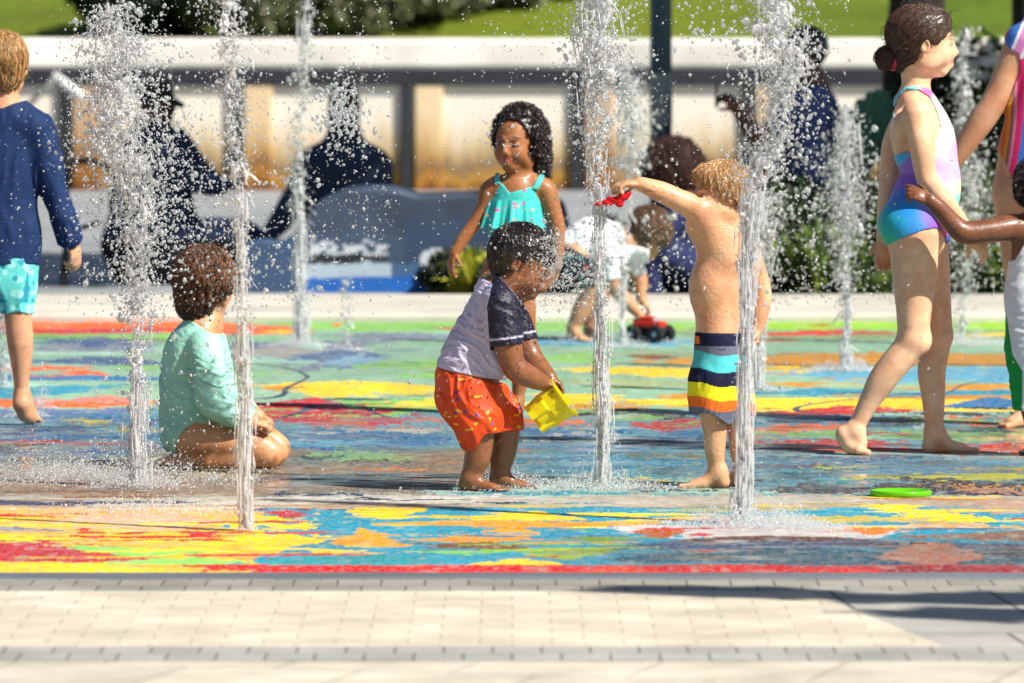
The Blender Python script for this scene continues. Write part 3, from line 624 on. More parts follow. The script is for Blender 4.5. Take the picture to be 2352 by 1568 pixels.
# ---------- paving in front
def paver_mat(name, cols, bw, rh, mortar, off=.5, joint=(.30, .27, .22), rot=0, stain=.26):
    m = bpy.data.materials.new(name); m.use_nodes = True; n = m.node_tree.nodes; l = m.node_tree.links; b = n['Principled BSDF']
    tc = n.new('ShaderNodeTexCoord'); mp = n.new('ShaderNodeMapping'); mp.inputs['Rotation'].default_value = (0, 0, rot); l.new(tc.outputs['Object'], mp.inputs[0])
    br = n.new('ShaderNodeTexBrick'); br.offset = off; br.inputs['Scale'].default_value = 1; br.inputs['Brick Width'].default_value = bw; br.inputs['Row Height'].default_value = rh
    br.offset_frequency = 2; br.inputs['Bias'].default_value = -.1; br.inputs['Mortar Size'].default_value = mortar; br.inputs['Mortar Smooth'].default_value = .3; br.inputs['Color1'].default_value = (*cols[0], 1); br.inputs['Color2'].default_value = (*cols[1], 1); br.inputs['Mortar'].default_value = (*joint, 1)
    l.new(mp.outputs[0], br.inputs[0])
    nz = n.new('ShaderNodeTexNoise'); nz.inputs['Scale'].default_value = 3.2; nz.inputs['Detail'].default_value = 6; nz.inputs['Roughness'].default_value = .65; l.new(tc.outputs['Object'], nz.inputs[0])
    mr = n.new('ShaderNodeMapRange'); mr.inputs[1].default_value = .3; mr.inputs[2].default_value = .7; mr.inputs[3].default_value = 1 - stain; mr.inputs[4].default_value = 1 + stain * .6; l.new(nz.outputs[0], mr.inputs[0])
    nf = n.new('ShaderNodeTexNoise'); nf.inputs['Scale'].default_value = 90; nf.inputs['Detail'].default_value = 3; l.new(tc.outputs['Object'], nf.inputs[0])
    m2 = n.new('ShaderNodeMapRange'); m2.inputs[3].default_value = .86; m2.inputs[4].default_value = 1.14; l.new(nf.outputs[0], m2.inputs[0])
    mu = n.new('ShaderNodeMath'); mu.operation = 'MULTIPLY'; l.new(mr.outputs[0], mu.inputs[0]); l.new(m2.outputs[0], mu.inputs[1])
    vm = n.new('ShaderNodeVectorMath'); vm.operation = 'SCALE'; l.new(br.outputs[0], vm.inputs[0]); l.new(mu.outputs[0], vm.inputs['Scale']); l.new(vm.outputs[0], b.inputs['Base Color'])
    b.inputs['Roughness'].default_value = .8; b.inputs['Specular IOR Level'].default_value = .15
    bp = n.new('ShaderNodeBump'); bp.invert = True; bp.inputs['Strength'].default_value = .7; bp.inputs['Distance'].default_value = .006; l.new(br.outputs['Fac'], bp.inputs['Height']); l.new(bp.outputs[0], b.inputs['Normal'])
    return m
CRE = ((.62, .55, .44), (.54, .48, .38)); GRP = ((.33, .31, .27), (.26, .25, .22))
def yof(py): return depth_of(py)
def sheet(name, pts, m, z=0.0, kind='structure'):
    v = np.array([(x, y, z) for x, y in pts]); o = mesh_obj(name, v, np.array([list(range(len(pts)))]), m, None, None, False); o.location = (0, 0, 0)
    o.data.vertices.foreach_set('co', v.astype(np.float32).ravel()); o.data.update()
    return props(o, kind=kind)
Y0 = yof(1329.5); Y1 = yof(1357); Y2 = yof(1485); Y3 = yof(1520)
E = 24
xa = (1857 - 1176) * Y1 / F_O; xb = (2170 - 1176) * Y2 / F_O
sheet('pavement_border_strip', [(-E, Y1), (E, Y1), (E, Y0), (-E, Y0)], paver_mat('pavers_border', GRP, .10, (Y0 - Y1) / 2, .0028, .42, (.15, .14, .12)))
sheet('pavement_small_pavers', [(-E, Y2), (xb, Y2), (xa, Y1), (-E, Y1)], paver_mat('pavers_cream', CRE, .150, .117, .0022, .45, (.46, .40, .32)))
sheet('pavement_side_field', [(xb, Y2), (E, Y2), (E, Y1), (xa, Y1)], paver_mat('pavers_side', ((.42, .40, .36), (.36, .35, .32)), .36, 1.6, .005, .3, (.12, .11, .10), math.radians(-4)))
sheet('pavement_grey_strip', [(-E, Y3), (E, Y3), (E, Y2), (-E, Y2)], paver_mat('pavers_grey', ((.38, .37, .34), (.33, .32, .30)), .10, (Y2 - Y3) / 2, .0028, .4, (.17, .16, .14)))
sheet('pavement_large_slabs', [(-E, -6), (E, -6), (E, Y3), (-E, Y3)], paver_mat('pavers_slabs', ((.58, .52, .42), (.50, .46, .38)), .36, .60, .004, .5, (.36, .32, .26), math.radians(14)))
# grey edging of the pad
mb = MB(); ye = yof(1318); mb.box((0, (ye + Y0) / 2, -.02), (E, (ye - Y0) / 2, .024), col=(.12, .13, .15)); props(mb.build('pad_edging', mat('edging', attr='Col', rough=.7, noise_mix=(5, .25, (.3, 1, 1))), None, False), kind='structure')

# ---------- far kerb, plaza, lawn
concrete = mat('concrete', attr='Col', rough=.85, spec=.15, noise_mix=(2.5, .16, (1, 1, 1)), bump=(60, .4, .004, (1, 1, 1)))
yk0, yk1 = 29.25, 31.2
mb = MB(); mb.box((0, (yk0 + yk1) / 2, -.06), (E, (yk1 - yk0) / 2, .10), col=(.52, .49, .43), bev=.02); props(mb.build('kerb', concrete, None, False), kind='structure')
g = mat('ground', (.22, .22, .22), .8, noise_mix=(1.2, .25, (1, 1, 1)))
sheet('ground', [(-400, -60), (400, -60), (400, 900), (-400, 900)], g, -.03)
sheet('plaza', [(-60, 31.2), (60, 31.2), (60, 52), (-60, 52)], mat('plaza', (.26, .27, .28), .7, noise_mix=(1.5, .2, (1, .5, 1))), .006)
# lawn: rising bank behind the wall
nx, ny = 160, 70; xs = np.linspace(-70, 70, nx); ysl = 51.25 + np.linspace(0, 1, ny) ** 1.6 * 150
XX, YY = np.meshgrid(xs, ysl); ZZ = .98 + (YY - 51.25) * .075 + .12 * n2(XX * .3, YY * .3, 3) + .04 * n2(XX * 2, YY * 2, 4)
i = np.arange(ny - 1)[:, None] * nx; j = np.arange(nx - 1)[None]; q = np.stack([i + j, i + j + 1, i + nx + j + 1, i + nx + j], -1).reshape(-1, 4)
lc = np.array([.115, .175, .018]) * (1 + .22 * n2(XX * 1.2, YY * .6, 6))[..., None] + np.array([.05, .03, 0]) * np.clip(n2(XX * .25, YY * .2, 8), 0, 1)[..., None]
o = mesh_obj('lawn', np.stack([XX, YY, ZZ], -1).reshape(-1, 3), q, mat('lawn', attr='Col', rough=.85, spec=.1, noise_mix=(9, .25, (1, 1, 1)), bump=(90, .8, .03, (1, 1, 1))), None, lc.reshape(-1, 3)); props(o, kind='structure')

# ---------- sea wall with bays, rusty stains and a thick concrete cap
def wall_mat():
    m = bpy.data.materials.new('stained_wall'); m.use_nodes = True; n = m.node_tree.nodes; l = m.node_tree.links; b = n['Principled BSDF']
    tc = n.new('ShaderNodeTexCoord'); a = n.new('ShaderNodeAttribute'); a.attribute_name = 'Col'
    sx = n.new('ShaderNodeSeparateXYZ'); l.new(tc.outputs['Object'], sx.inputs[0])
    mp = n.new('ShaderNodeMapping'); mp.inputs['Scale'].default_value = (2.6, 1, .55); l.new(tc.outputs['Object'], mp.inputs[0])
    nz = n.new('ShaderNodeTexNoise'); nz.inputs['Scale'].default_value = 2.6; nz.inputs['Detail'].default_value = 7; nz.inputs['Roughness'].default_value = .65; l.new(mp.outputs[0], nz.inputs[0])
    ad = n.new('ShaderNodeMath'); ad.operation = 'MULTIPLY_ADD'; ad.inputs[1].default_value = .50; l.new(nz.outputs[0], ad.inputs[0]); 
    ml = n.new('ShaderNodeMath'); ml.operation = 'MULTIPLY_ADD'; ml.inputs[1].default_value = 1.15; ml.inputs[2].default_value = -.22; l.new(sx.outputs[2], ml.inputs[0]); l.new(ml.outputs[0], ad.inputs[2])
    cr = n.new('ShaderNodeValToRGB'); e = cr.color_ramp.elements; e[0].position = .05; e[0].color = (.20, .08, .012, 1); e[1].position = .68; e[1].color = (.74, .68, .58, 1)
    for p, c in ((.14, (.42, .22, .03)), (.24, (.22, .14, .07)), (.36, (.46, .33, .16)), (.50, (.64, .53, .37))): x = e.new(p); x.color = (*c, 1)
    l.new(ad.outputs[0], cr.inputs[0])
    mx = n.new('ShaderNodeMix'); mx.data_type = 'RGBA'; mx.blend_type = 'MULTIPLY'; mx.inputs[0].default_value = 1; l.new(cr.outputs[0], mx.inputs[6]); l.new(a.outputs['Color'], mx.inputs[7]); l.new(mx.outputs[2], b.inputs['Base Color']); b.inputs['Roughness'].default_value = .85
    return m
YW = 51.0; SW = F_O / YW
def wx_(px): return (px - 1176) / SW
def wz_(py): return CAMH - (py - HOR) / SW
root = empty('concrete_wall', (0, YW, 0), 'long low concrete wall with a thick pale cap and rusty stained bays', 'wall')
wm = wall_mat(); dk = mat('steel_and_shade', attr='Col', rough=.6, noise_mix=(4, .3, (1, 1, 1)))
mb = MB(); mb.box((0, YW + .12, .40), (60, .12, .42), col=(1, 1, 1)); mb.build('panel', wm, root, False)
mb = MB(); mb.box((0, YW + .10, (wz_(88) + wz_(158)) / 2), (60, .17, (wz_(88) - wz_(158)) / 2), col=(.72, .69, .62), bev=.03); mb.build('cap', mat('cap', attr='Col', rough=.8, spec=.2, noise_mix=(1.6, .24, (1, 1, 1))), root, False)
mb = MB(); mb.box((0, YW + .03, (wz_(158) + wz_(196)) / 2 - .003), (60, .08, (wz_(158) - wz_(196)) / 2 - .004), col=(.014, .016, .022)); mb.build('cap_shade_strip', dk, root, False)  # near-black strip paints in the shade beneath the cap
for k in range(-9, 12):
    x = 985 + 392 * k
    mb = MB(); mb.box((wx_(x), YW + .05, .435), (.105, .09, .44), col=((.95, .80, .58), (.70, .50, .34), (.90, .72, .50))[k % 3]); mb.build('pilaster', wm, root, False)
    mb = MB(); mb.box((wx_(x - 52), YW - .005, .42), (.04, .04, .41), col=(.015, .017, .022)); mb.build('post', dk, root, False)
mb = MB(); a, b_ = P3(122, 172, 50.3), P3(195, 226, 50.3); mb.tube([a, b_], .035, 10, (.75, .76, .74)); mb.build('brace', M_PAINT, root)
mb = MB(); a, b_ = P3(128, 178, 50.6), P3(45, 262, 50.6); mb.tube([a, b_], .02, 10, (.12, .13, .12)); mb.build('brace', M_PAINT, root)
for px_, py_ in ((895, 120), (1296, 133), (1890, 140)):
    pass
# ---------- low curved wall painted with a wave
prof = [(560, 560), (600, 548), (650, 560), (690, 520), (712, 474), (760, 446), (804, 430), (860, 426), (924, 430), (945, 446), (1030, 443), (1117, 440), (1200, 446), (1290, 452), (1320, 500), (1330, 700)]
xs_ = np.linspace(560, 1330, 200); top = np.interp(xs_, [p[0] for p in prof], [p[1] for p in prof]); top = np.convolve(np.pad(top, 6, 'edge'), np.ones(13) / 13, 'valid')
d0 = 32.2; s0 = F_O / d0; rows = []; nr = 30
for k in range(nr):
    t = k / (nr - 1)
    zf = CAMH - (top - HOR) / s0; a = np.pi * t; yd = -np.cos(a) * .16
    zz = np.where(t == 0, 0, zf * np.clip(np.sin(a) * 1.6, 0, 1) ** .35); zz = np.maximum(zz, 0)
    if k in (0, nr - 1): zz = zz * 0
    rows.append(np.stack([(xs_ - 1176) / s0, d0 + .16 + yd + 0 * xs_, zz], 1))
extra = [r * np.array([1, 1, 0]) + np.array([0, 0, 1]) * (r[:, 2:3] * f) for r in () for f in ()]
front = []
for f in np.linspace(0, .97, 40): front.append(np.stack([rows[1][:, 0], np.full(200, d0 + .005), rows[6][:, 2] * f], 1))
R_ = front + rows[6:]; V = np.concatenate(R_); m_ = len(R_); i = np.arange(m_ - 1)[:, None] * 200; j = np.arange(199)[None]
q = np.stack([i + j, i + j + 1, i + 200 + j + 1, i + 200 + j], -1).reshape(-1, 4)
px_ = V[:, 0] * s0 + 1176; py_ = HOR + (CAMH - V[:, 2]) * s0
Cw = np.tile([.032, .05, .082], (len(V), 1)); Cw *= (1 + .25 * n2(px_ / 80, py_ / 60, 3))[:, None]
wob = 8 * n2(px_ / 60, py_ / 50, 5)
Cw[py_ + wob > 540] = (.04, .07, .12); Cw[(px_ > 930) & (py_ + wob > 500)] = (.03, .055, .11); Cw[(px_ > 860) & (py_ + wob > 600)] = (.05, .12, .24)
k = (np.abs(px_ - 800) < 90) & (py_ + wob > 560 - 0 * px_) & (py_ < 590); Cw[k & (noise(np.stack([px_ / 14, py_ / 9, 0 * px_], 1), 7) > -.1)] = (.5, .55, .6)
Cw[(px_ > 712) & (px_ < 890) & (py_ + wob * .4 > 584) & (py_ + wob * .4 < 606 - .05 * (px_ - 712))] = (.012, .015, .02)
Cw[(py_ + wob * .6 > 606 - .04 * (px_ - 700)) & (py_ < 640) & (px_ < 900)] = (.40, .50, .58)
Cw[np.hypot((px_ - 1005) / 40, (py_ - 598) / 26) + wob * .02 < 1] = (.55, .60, .64)
Cw[(py_ + wob * .4 > 640 - .03 * (px_ - 700)) & (px_ > 690)] = (.01, .12, .45)
Cw[(px_ < 700)] = (.035, .07, .14)
o = mesh_obj('painted_wall', V, q, mat('wall_paint', attr='Col', rough=.55, noise_mix=(4, .15, (1, 1, 1))), None, Cw); props(o, 'low curved wall painted as a dark blue wave with white foam', 'wall')

# ---------- lamp post
root = empty('lamp_post', P3(1518, 690, 32.9) * np.array([1, 1, 0]), 'dark teal round lamp post behind the crouching adult', 'lamp post')
mb = MB(); x, y, _ = root.location; z0 = 0
mb.lathe([(.0, 0), (.14, 0), (.14, .05), (.09, .12), (.053, .3), (.051, 2.5), (.045, 4.2), (0, 4.2)], (x, y, 0), 40, col=(.016, .045, .065)); mb.build('pole', M_PAINT, root)
mb = MB(); mb.lathe([(.054, 1.3 - (285 - 35) / 481), (.0545, 1.3 - (280 - 35) / 481), (.0545, 1.3 - (172 - 35) / 481), (.0525, 1.3 - (168 - 35) / 481)], (x, y, 0), 40, col=(.16, .20, .21));  # paler grey band around the pole
mb.v[0] = mb.v[0][:]; mb.build('pale_sleeve', M_PAINT, root)
mb = MB(); mb.lathe([(0, 4.2), (.05, 4.2), (.16, 4.35), (.18, 4.6), (.06, 4.75), (0, 4.78)], (x, y, 0), 32, col=(.5, .5, .45)); mb.build('lantern', M_PAINT, root)

# ---------- plants made of many small leaves
def leaves(c, r, n, size, cols, seed, shape=1.0, ragged=.35, gap=.0):
    rr = np.random.default_rng(seed); out = np.zeros((0, 3))
    while len(out) < n:
        u = rr.normal(0, 1, (n * 2, 3)); u /= np.linalg.norm(u, axis=1)[:, None]; rad = rr.uniform(.25, 1, (n * 2, 1)) ** .45
        lump = 1 + ragged * noise(u * 2.6 + seed, seed)[:, None]
        p = u * rad * lump; keep = noise(p * 4 + seed * 3, seed + 2) > -.35 + gap
        p = np.array(c) + p * np.array(r); p = p[keep & (p[:, 2] > .02)]; out = np.vstack([out, p])
    P = out[:n]; u = (P - np.array(c)) / np.array(r)
    nrm = u + rr.normal(0, .7, (n, 3)); nrm /= np.linalg.norm(nrm, axis=1)[:, None]
    d = rr.normal(0, 1, (n, 3)) + np.array([0, 0, .5]); d -= nrm * (d * nrm).sum(1)[:, None]; d /= np.linalg.norm(d, axis=1)[:, None]; s = np.cross(nrm, d)
    L = size * rr.uniform(.6, 1.4, (n, 1)); W = L * .32
    V = np.stack([P, P + d * L * .5 + s * W + nrm * L * .06, P + d * L + nrm * -L * .1, P + d * L * .5 - s * W + nrm * L * .06], 1).reshape(-1, 3)
    Q = np.arange(n * 4).reshape(-1, 4); cc = np.array(cols)[rr.integers(0, len(cols), n)] * rr.uniform(.6, 1.4, (n, 1))
    return V, Q, np.repeat(cc, 4, 0)
def shrub(px, pb, pt, wpx, d, n, size, cols, label, seed, name='shrub', cat='shrub', group=None, zb=0, depth=None):
    s = F_O / d; x = (px - 1176) / s; zt = CAMH - (pt - HOR) / s; zb = CAMH - (pb - HOR) / s if pb is not None else zb
    root = empty(name, (x, d, zb), label, cat, group); h = zt - zb
    V, Q, C = leaves((x, d, zb + h * .52), (wpx / s / 2, depth or wpx / s / 2.2, h * .56), n, size, cols, seed)
    mesh_obj('foliage', V, Q, M_LEAF, root, C, False)
    mb = MB(); r = random.Random(seed)
    for k in range(7):
        a = r.uniform(0, 6.28); rr = r.uniform(.2, .7)
        p = [(x + .02 * math.cos(a), d + .02 * math.sin(a), zb - .02), (x + rr * .4 * wpx / s / 2 * math.cos(a), d + .15 * rr * math.sin(a), zb + h * .45), (x + rr * wpx / s / 2 * math.cos(a), d + .3 * rr * math.sin(a), zb + h * .8)]
        mb.tube(p, [.012, .008, .003], 5, (.07, .045, .03))
    mb.build('stem', M_BARK, root); return root
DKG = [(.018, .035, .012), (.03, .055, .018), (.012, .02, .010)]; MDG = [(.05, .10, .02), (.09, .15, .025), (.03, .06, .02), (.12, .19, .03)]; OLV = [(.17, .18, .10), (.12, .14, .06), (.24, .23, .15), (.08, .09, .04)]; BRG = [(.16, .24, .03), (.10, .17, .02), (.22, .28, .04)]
zl = lambda Y: .98 + (Y - 51.25) * .075
for k, (px, pt, w, Y, cols) in enumerate(((330, -90, 330, 53.6, DKG), (560, -110, 300, 53.2, OLV), (770, -100, 320, 54.0, OLV), (960, -120, 300, 55.0, OLV), (1130, -90, 280, 56.2, OLV), (1280, -70, 200, 57.2, DKG))):
    s = F_O / Y; pb = HOR + (CAMH - zl(Y)) * s
    shrub(px, pb, pt, w, Y, 5200, .085, cols, ('dark bushy shrub on the bank behind the tallest left jet', 'olive shrub on the bank above the wall, second from the left', 'olive shrub on the bank right of the thin middle jet', 'grey green shrub on the bank above the curly haired girl', 'grey green shrub on the bank nearest the wide middle jet', 'small dark shrub ending the row on the bank')[k], 20 + k, group='shrubs on the grassy bank', depth=.9)
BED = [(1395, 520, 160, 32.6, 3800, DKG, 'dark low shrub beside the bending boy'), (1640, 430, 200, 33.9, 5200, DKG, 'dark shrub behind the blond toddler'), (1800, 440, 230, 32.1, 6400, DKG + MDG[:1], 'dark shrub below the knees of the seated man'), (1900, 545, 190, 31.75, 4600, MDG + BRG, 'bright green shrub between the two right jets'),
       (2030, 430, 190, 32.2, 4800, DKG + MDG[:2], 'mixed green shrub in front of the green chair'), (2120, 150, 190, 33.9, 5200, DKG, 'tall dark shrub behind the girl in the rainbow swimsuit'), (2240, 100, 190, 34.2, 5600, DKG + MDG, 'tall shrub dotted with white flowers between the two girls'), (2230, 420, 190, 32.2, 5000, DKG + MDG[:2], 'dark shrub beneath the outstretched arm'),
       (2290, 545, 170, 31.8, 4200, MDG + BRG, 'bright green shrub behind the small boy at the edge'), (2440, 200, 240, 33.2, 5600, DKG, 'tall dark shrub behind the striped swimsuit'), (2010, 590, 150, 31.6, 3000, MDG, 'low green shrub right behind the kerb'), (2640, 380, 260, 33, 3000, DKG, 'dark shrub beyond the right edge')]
for k, (px, pt, w, Y, n, cols, lab) in enumerate(BED):
    r_ = shrub(px, None, pt, w, Y, n, .055, cols, lab, 50 + k, group='shrubs in the bed behind the kerb', depth=.35)
    if 'flowers' in lab:
        rr = np.random.default_rng(2); mb = MB()
        for i in range(26):
            c = P3(rr.uniform(2160, 2320), rr.uniform(100, 175), rr.uniform(33.5, 33.9)); th = np.arange(5) / 5 * 6.283
            for t in th: mb.add(c + np.array([[0, 0, 0], [math.cos(t - .4) * .02, -.004, math.sin(t - .4) * .02], [math.cos(t) * .032, -.008, math.sin(t) * .032], [math.cos(t + .4) * .02, -.004, math.sin(t + .4) * .02]]), [[0, 1, 2, 3]], c=(.8, .78, .72))
        mb.build('flowers', M_LEAF, r_, False)['kind'] = 'stuff'
for (px, pt, w, Y, n, cols, lab, sd, sz) in ((1078, 622, 70, 31.9, 420, [(.40, .42, .03), (.5, .48, .05)], 'small yellow green spiky plant beside the painted wall', 91, .11), (1030, 600, 90, 32.0, 900, DKG, 'small dark leafy plant at the end of the painted wall', 92, .06), (1150, 610, 120, 31.8, 1600, DKG + MDG[:1], 'low dark plant behind the legs of the curly haired girl', 93, .06), (1300, 570, 110, 32.0, 2200, DKG, 'dark plant between the curly haired girl and the bending boy', 94, .06)):
    shrub(px, None, pt, w, Y, n, sz, cols, lab, sd, 'plant', 'plant', depth=.22)
sheet('soil_bed', [((1000 - 1176) / 500, 31.2), (5, 31.2), (5, 35), ((1000 - 1176) / 500, 35)], mat('soil', (.06, .035, .02), .95, noise_mix=(20, .5, (1, 1, 1)), bump=(40, 1, .03, (1, 1, 1))), .012)

# ---------- trees at the right, and the one whose shade falls on the paving
def tree(x, y, h, r0, label, seed, crown_r, crown_n, z0=0, lean=(0, 0), name='tree', cz=.8, cols=DKG + MDG[:2], size=.12, trunk=(.035, .028, .022)):  # default bark is near black: the lack of sun is put into its colour
    root = empty(name, (x, y, z0), label, 'tree'); rr = np.random.default_rng(seed); mb = MB()
    t = np.linspace(0, 1, 14); pts = np.stack([x + lean[0] * t + .03 * np.sin(t * 9 + seed), y + lean[1] * t + .02 * np.cos(t * 8), z0 + t * h], 1)
    mb.tube(pts, r0 * (1 - .45 * t) * (1 + .25 * np.exp(-t * 14)), 14, trunk)
    for k in range(7):
        a = k * 2.4 + seed; b0 = pts[int(7 + k * .8)]; L = crown_r * rr.uniform(.6, 1)
        tt = np.linspace(0, 1, 6)[:, None]; mb.tube(b0 + tt * L * np.array([math.cos(a), math.sin(a), .35]) + tt ** 2 * np.array([0, 0, .2 * L]), r0 * .3 * (1 - .8 * tt[:, 0]), 6, trunk)
    mb.build('trunk', M_BARK, root)
    V, Q, C = leaves(pts[-1] + np.array([0, 0, -h * (1 - cz) * .2]), (crown_r, crown_r, crown_r * .6), crown_n, size, cols, seed, ragged=.5, gap=.15)
    mesh_obj('crown', V, Q, M_LEAF, root, C, False); return root
tree(*P3(2104, 0, 35.2)[:2], 3.6, .17, 'dark tree trunk behind the head of the girl with the bun', 3, 1.2, 2600)
tree(*P3(2352, 0, 36.0)[:2], 3.8, .11, 'dark tree trunk at the right edge above the striped swimsuit', 5, 1.2, 2600)
# palm-like tree just outside the frame towards the sun: only its shade reaches the paving
tgt = np.array([(2420 - 1176) * yof(1402) / F_O, yof(1402), 0]); sun = np.array(sv); top = tgt + sun / sun[2] * 4.6
root = empty('tree', (top[0] + .9, top[1] - .4, 0), 'tree standing out of frame to the right whose shade crosses the paving', 'tree')
mb = MB(); t = np.linspace(0, 1, 12); pts = np.stack([top[0] + .9 * (1 - t), top[1] - .4 * (1 - t), t * 4.6], 1); mb.tube(pts, .13 - .05 * t, 12, (.12, .09, .07)); mb.build('trunk', M_BARK, root)
Vs, Qs, Cs, n_ = [], [], [], 0
for k, (dx, dy, rx, ry) in enumerate(((.0, -.14, .34, .10), (.10, .22, .42, .09), (.65, .05, .4, .3), (-.42, .30, .22, .05))):
    V, Q, C_ = leaves(top + np.array([dx, dy, .1 * k]), (rx, ry, .22), 620, .10, DKG + MDG, 70 + k, ragged=.4, gap=-.2); Vs.append(V); Qs.append(Q + n_); Cs.append(C_); n_ += len(V)
mesh_obj('crown', np.concatenate(Vs), np.concatenate(Qs), M_LEAF, root, np.concatenate(Cs), False)

# unseen trees added out of frame to the right: their crowns are shaped to keep the sun off the seats behind the kerb
for k, (cx, cy, rx, ry, tx, lab) in enumerate(((5.0, 30.8, 2.0, 1.15, 5.9, 'added shade tree, unseen beyond the right edge nearest the seated man'), (2.25, 32.2, 1.55, 2.3, 8.0, 'added unseen shade tree whose branch spreads over the seats at the left'))):
    root = empty('tree', (tx, cy + .6, 0), lab, 'tree'); mb = MB(); t = np.linspace(0, 1, 12)
    mb.tube(np.stack([tx + (cx - tx) * t ** 2, cy + .6 * (1 - t), 5.0 * t ** .8], 1), .16 - .08 * t, 12, (.10, .08, .06))
    for q_ in range(8): a = q_ * .8; mb.tube([(cx, cy, 4.9), (cx + rx * .5 * math.cos(a), cy + ry * .5 * math.sin(a), 5.15), (cx + rx * .95 * math.cos(a), cy + ry * .95 * math.sin(a), 5.2)], [.05, .03, .01], 6, (.10, .08, .06))
    mb.build('trunk', M_BARK, root)
    V, Q, C_ = leaves((cx, cy, 5.2), (rx, ry, .5), 5200, .17, DKG + MDG, 120 + k, ragged=.3, gap=-.2); mesh_obj('crown', V, Q, M_LEAF, root, C_, False)

# ---------- wooden garden chairs and seats
def adirondack(x, y, yaw, label, col, sc=1.0):
    root = empty('garden_chair', (x, y, 0), label, 'chair'); Rz = rotz(yaw)
    def T(p): return Rz @ (np.array(p) * sc) + np.array([x, y, 0])
    def plank(mb, a, b, w, th, side=(0, 1, 0)):
        a, b = np.array(a, float), np.array(b, float); d = (b - a); L = np.linalg.norm(d); d /= L; s = np.array(side, float); s -= d * (s @ d); s /= np.linalg.norm(s); n = np.cross(d, s)
        v = []
        for e, f in ((a, 1), (b, 1)):
            for u, w_ in ((-1, -1), (1, -1), (1, 1), (-1, 1)): v.append(T(e + s * u * w / 2 + n * w_ * th / 2))
        mb.add(v, [[0, 1, 2, 3], [7, 6, 5, 4], [0, 4, 5, 1], [1, 5, 6, 2], [2, 6, 7, 3], [3, 7, 4, 0]], c=col)
    for k in range(7):
        mb = MB(); u = (k - 3) * .078; h = 1.02 - .012 * (k - 3) ** 2; plank(mb, (-.20, u * .8, .28), (-.20 - (h - .28) * .42, u * 1.15, h), .066, .02); mb.build('back_slat', M_WOOD, root, False)
    for k in range(6):
        mb = MB(); t = k / 5; plank(mb, (.36 - t * .52, -.27, .38 - t * .10), (.36 - t * .52, .27, .38 - t * .10), .085, .02, (1, 0, -.2)); mb.build('seat_slat', M_WOOD, root, False)
    for s in (-1, 1):
        mb = MB(); plank(mb, (.42, s * .33, .56), (-.42, s * .33, .54), .13, .022); mb.build('armrest', M_WOOD, root, False)
        mb = MB(); plank(mb, (.34, s * .29, 0), (.34, s * .29, .55), .09, .024, (1, 0, 0)); mb.build('leg', M_WOOD, root, False)
        mb = MB(); plank(mb, (.40, s * .26, .36), (-.52, s * .26, .04), .10, .024, (0, 0, 1)); mb.build('leg', M_WOOD, root, False)
    mb = MB(); plank(mb, (-.32, -.30, .52), (-.32, .30, .52), .06, .022, (0, 0, 1)); mb.build('back_rail', M_WOOD, root, False)
xx, yv, _ = P3(1812, 0, 32.8); adirondack(xx, yv, math.radians(152), 'dark green slatted wooden chair under the man in the blue shirt', (.03, .12, .09), .93)
for px_, d_, lab, h_ in ((372, 33.3, 'low black round stool under the adult with the cap', .22), (792, 37.1, 'low dark stool under the broad shouldered adult', .2)):
    x, y, _ = P3(px_, 0, d_); root = empty('stool', (x, y, 0), lab, 'stool')
    mb = MB(); mb.lathe([(0, h_ - .03), (.19, h_ - .03), (.2, h_ - .015), (.19, h_), (0, h_)], (x, y, 0), 32, col=(.012, .012, .015)); mb.build('seat', M_RUBBER, root)
    for a in range(4): mb = MB(); c_, s_ = math.cos(a * 1.57 + .78), math.sin(a * 1.57 + .78); mb.tube([(x + .19 * c_, y + .19 * s_, 0), (x + .13 * c_, y + .13 * s_, h_ - .03)], .014, 8, (.012, .012, .015)); mb.build('leg', M_PAINT, root)
# thin curled metal stand beside the capped adult
mb = MB(); 
for pts, r_ in (([(155, 690), (152, 600), (158, 500), (152, 420), (160, 330)], .012), ([(168, 372), (200, 368), (240, 376), (262, 400)], .014), ([(186, 524), (205, 516), (235, 508)], .012), ([(150, 560), (140, 640), (148, 690)], .010)):
    mb.tube([P3(a, b, 32.9) for a, b in pts], r_, 8, (.012, .012, .014))
props(mb.build('metal_stand', M_PAINT, None), 'thin black metal stand between the boy in navy and the capped adult', 'stand')

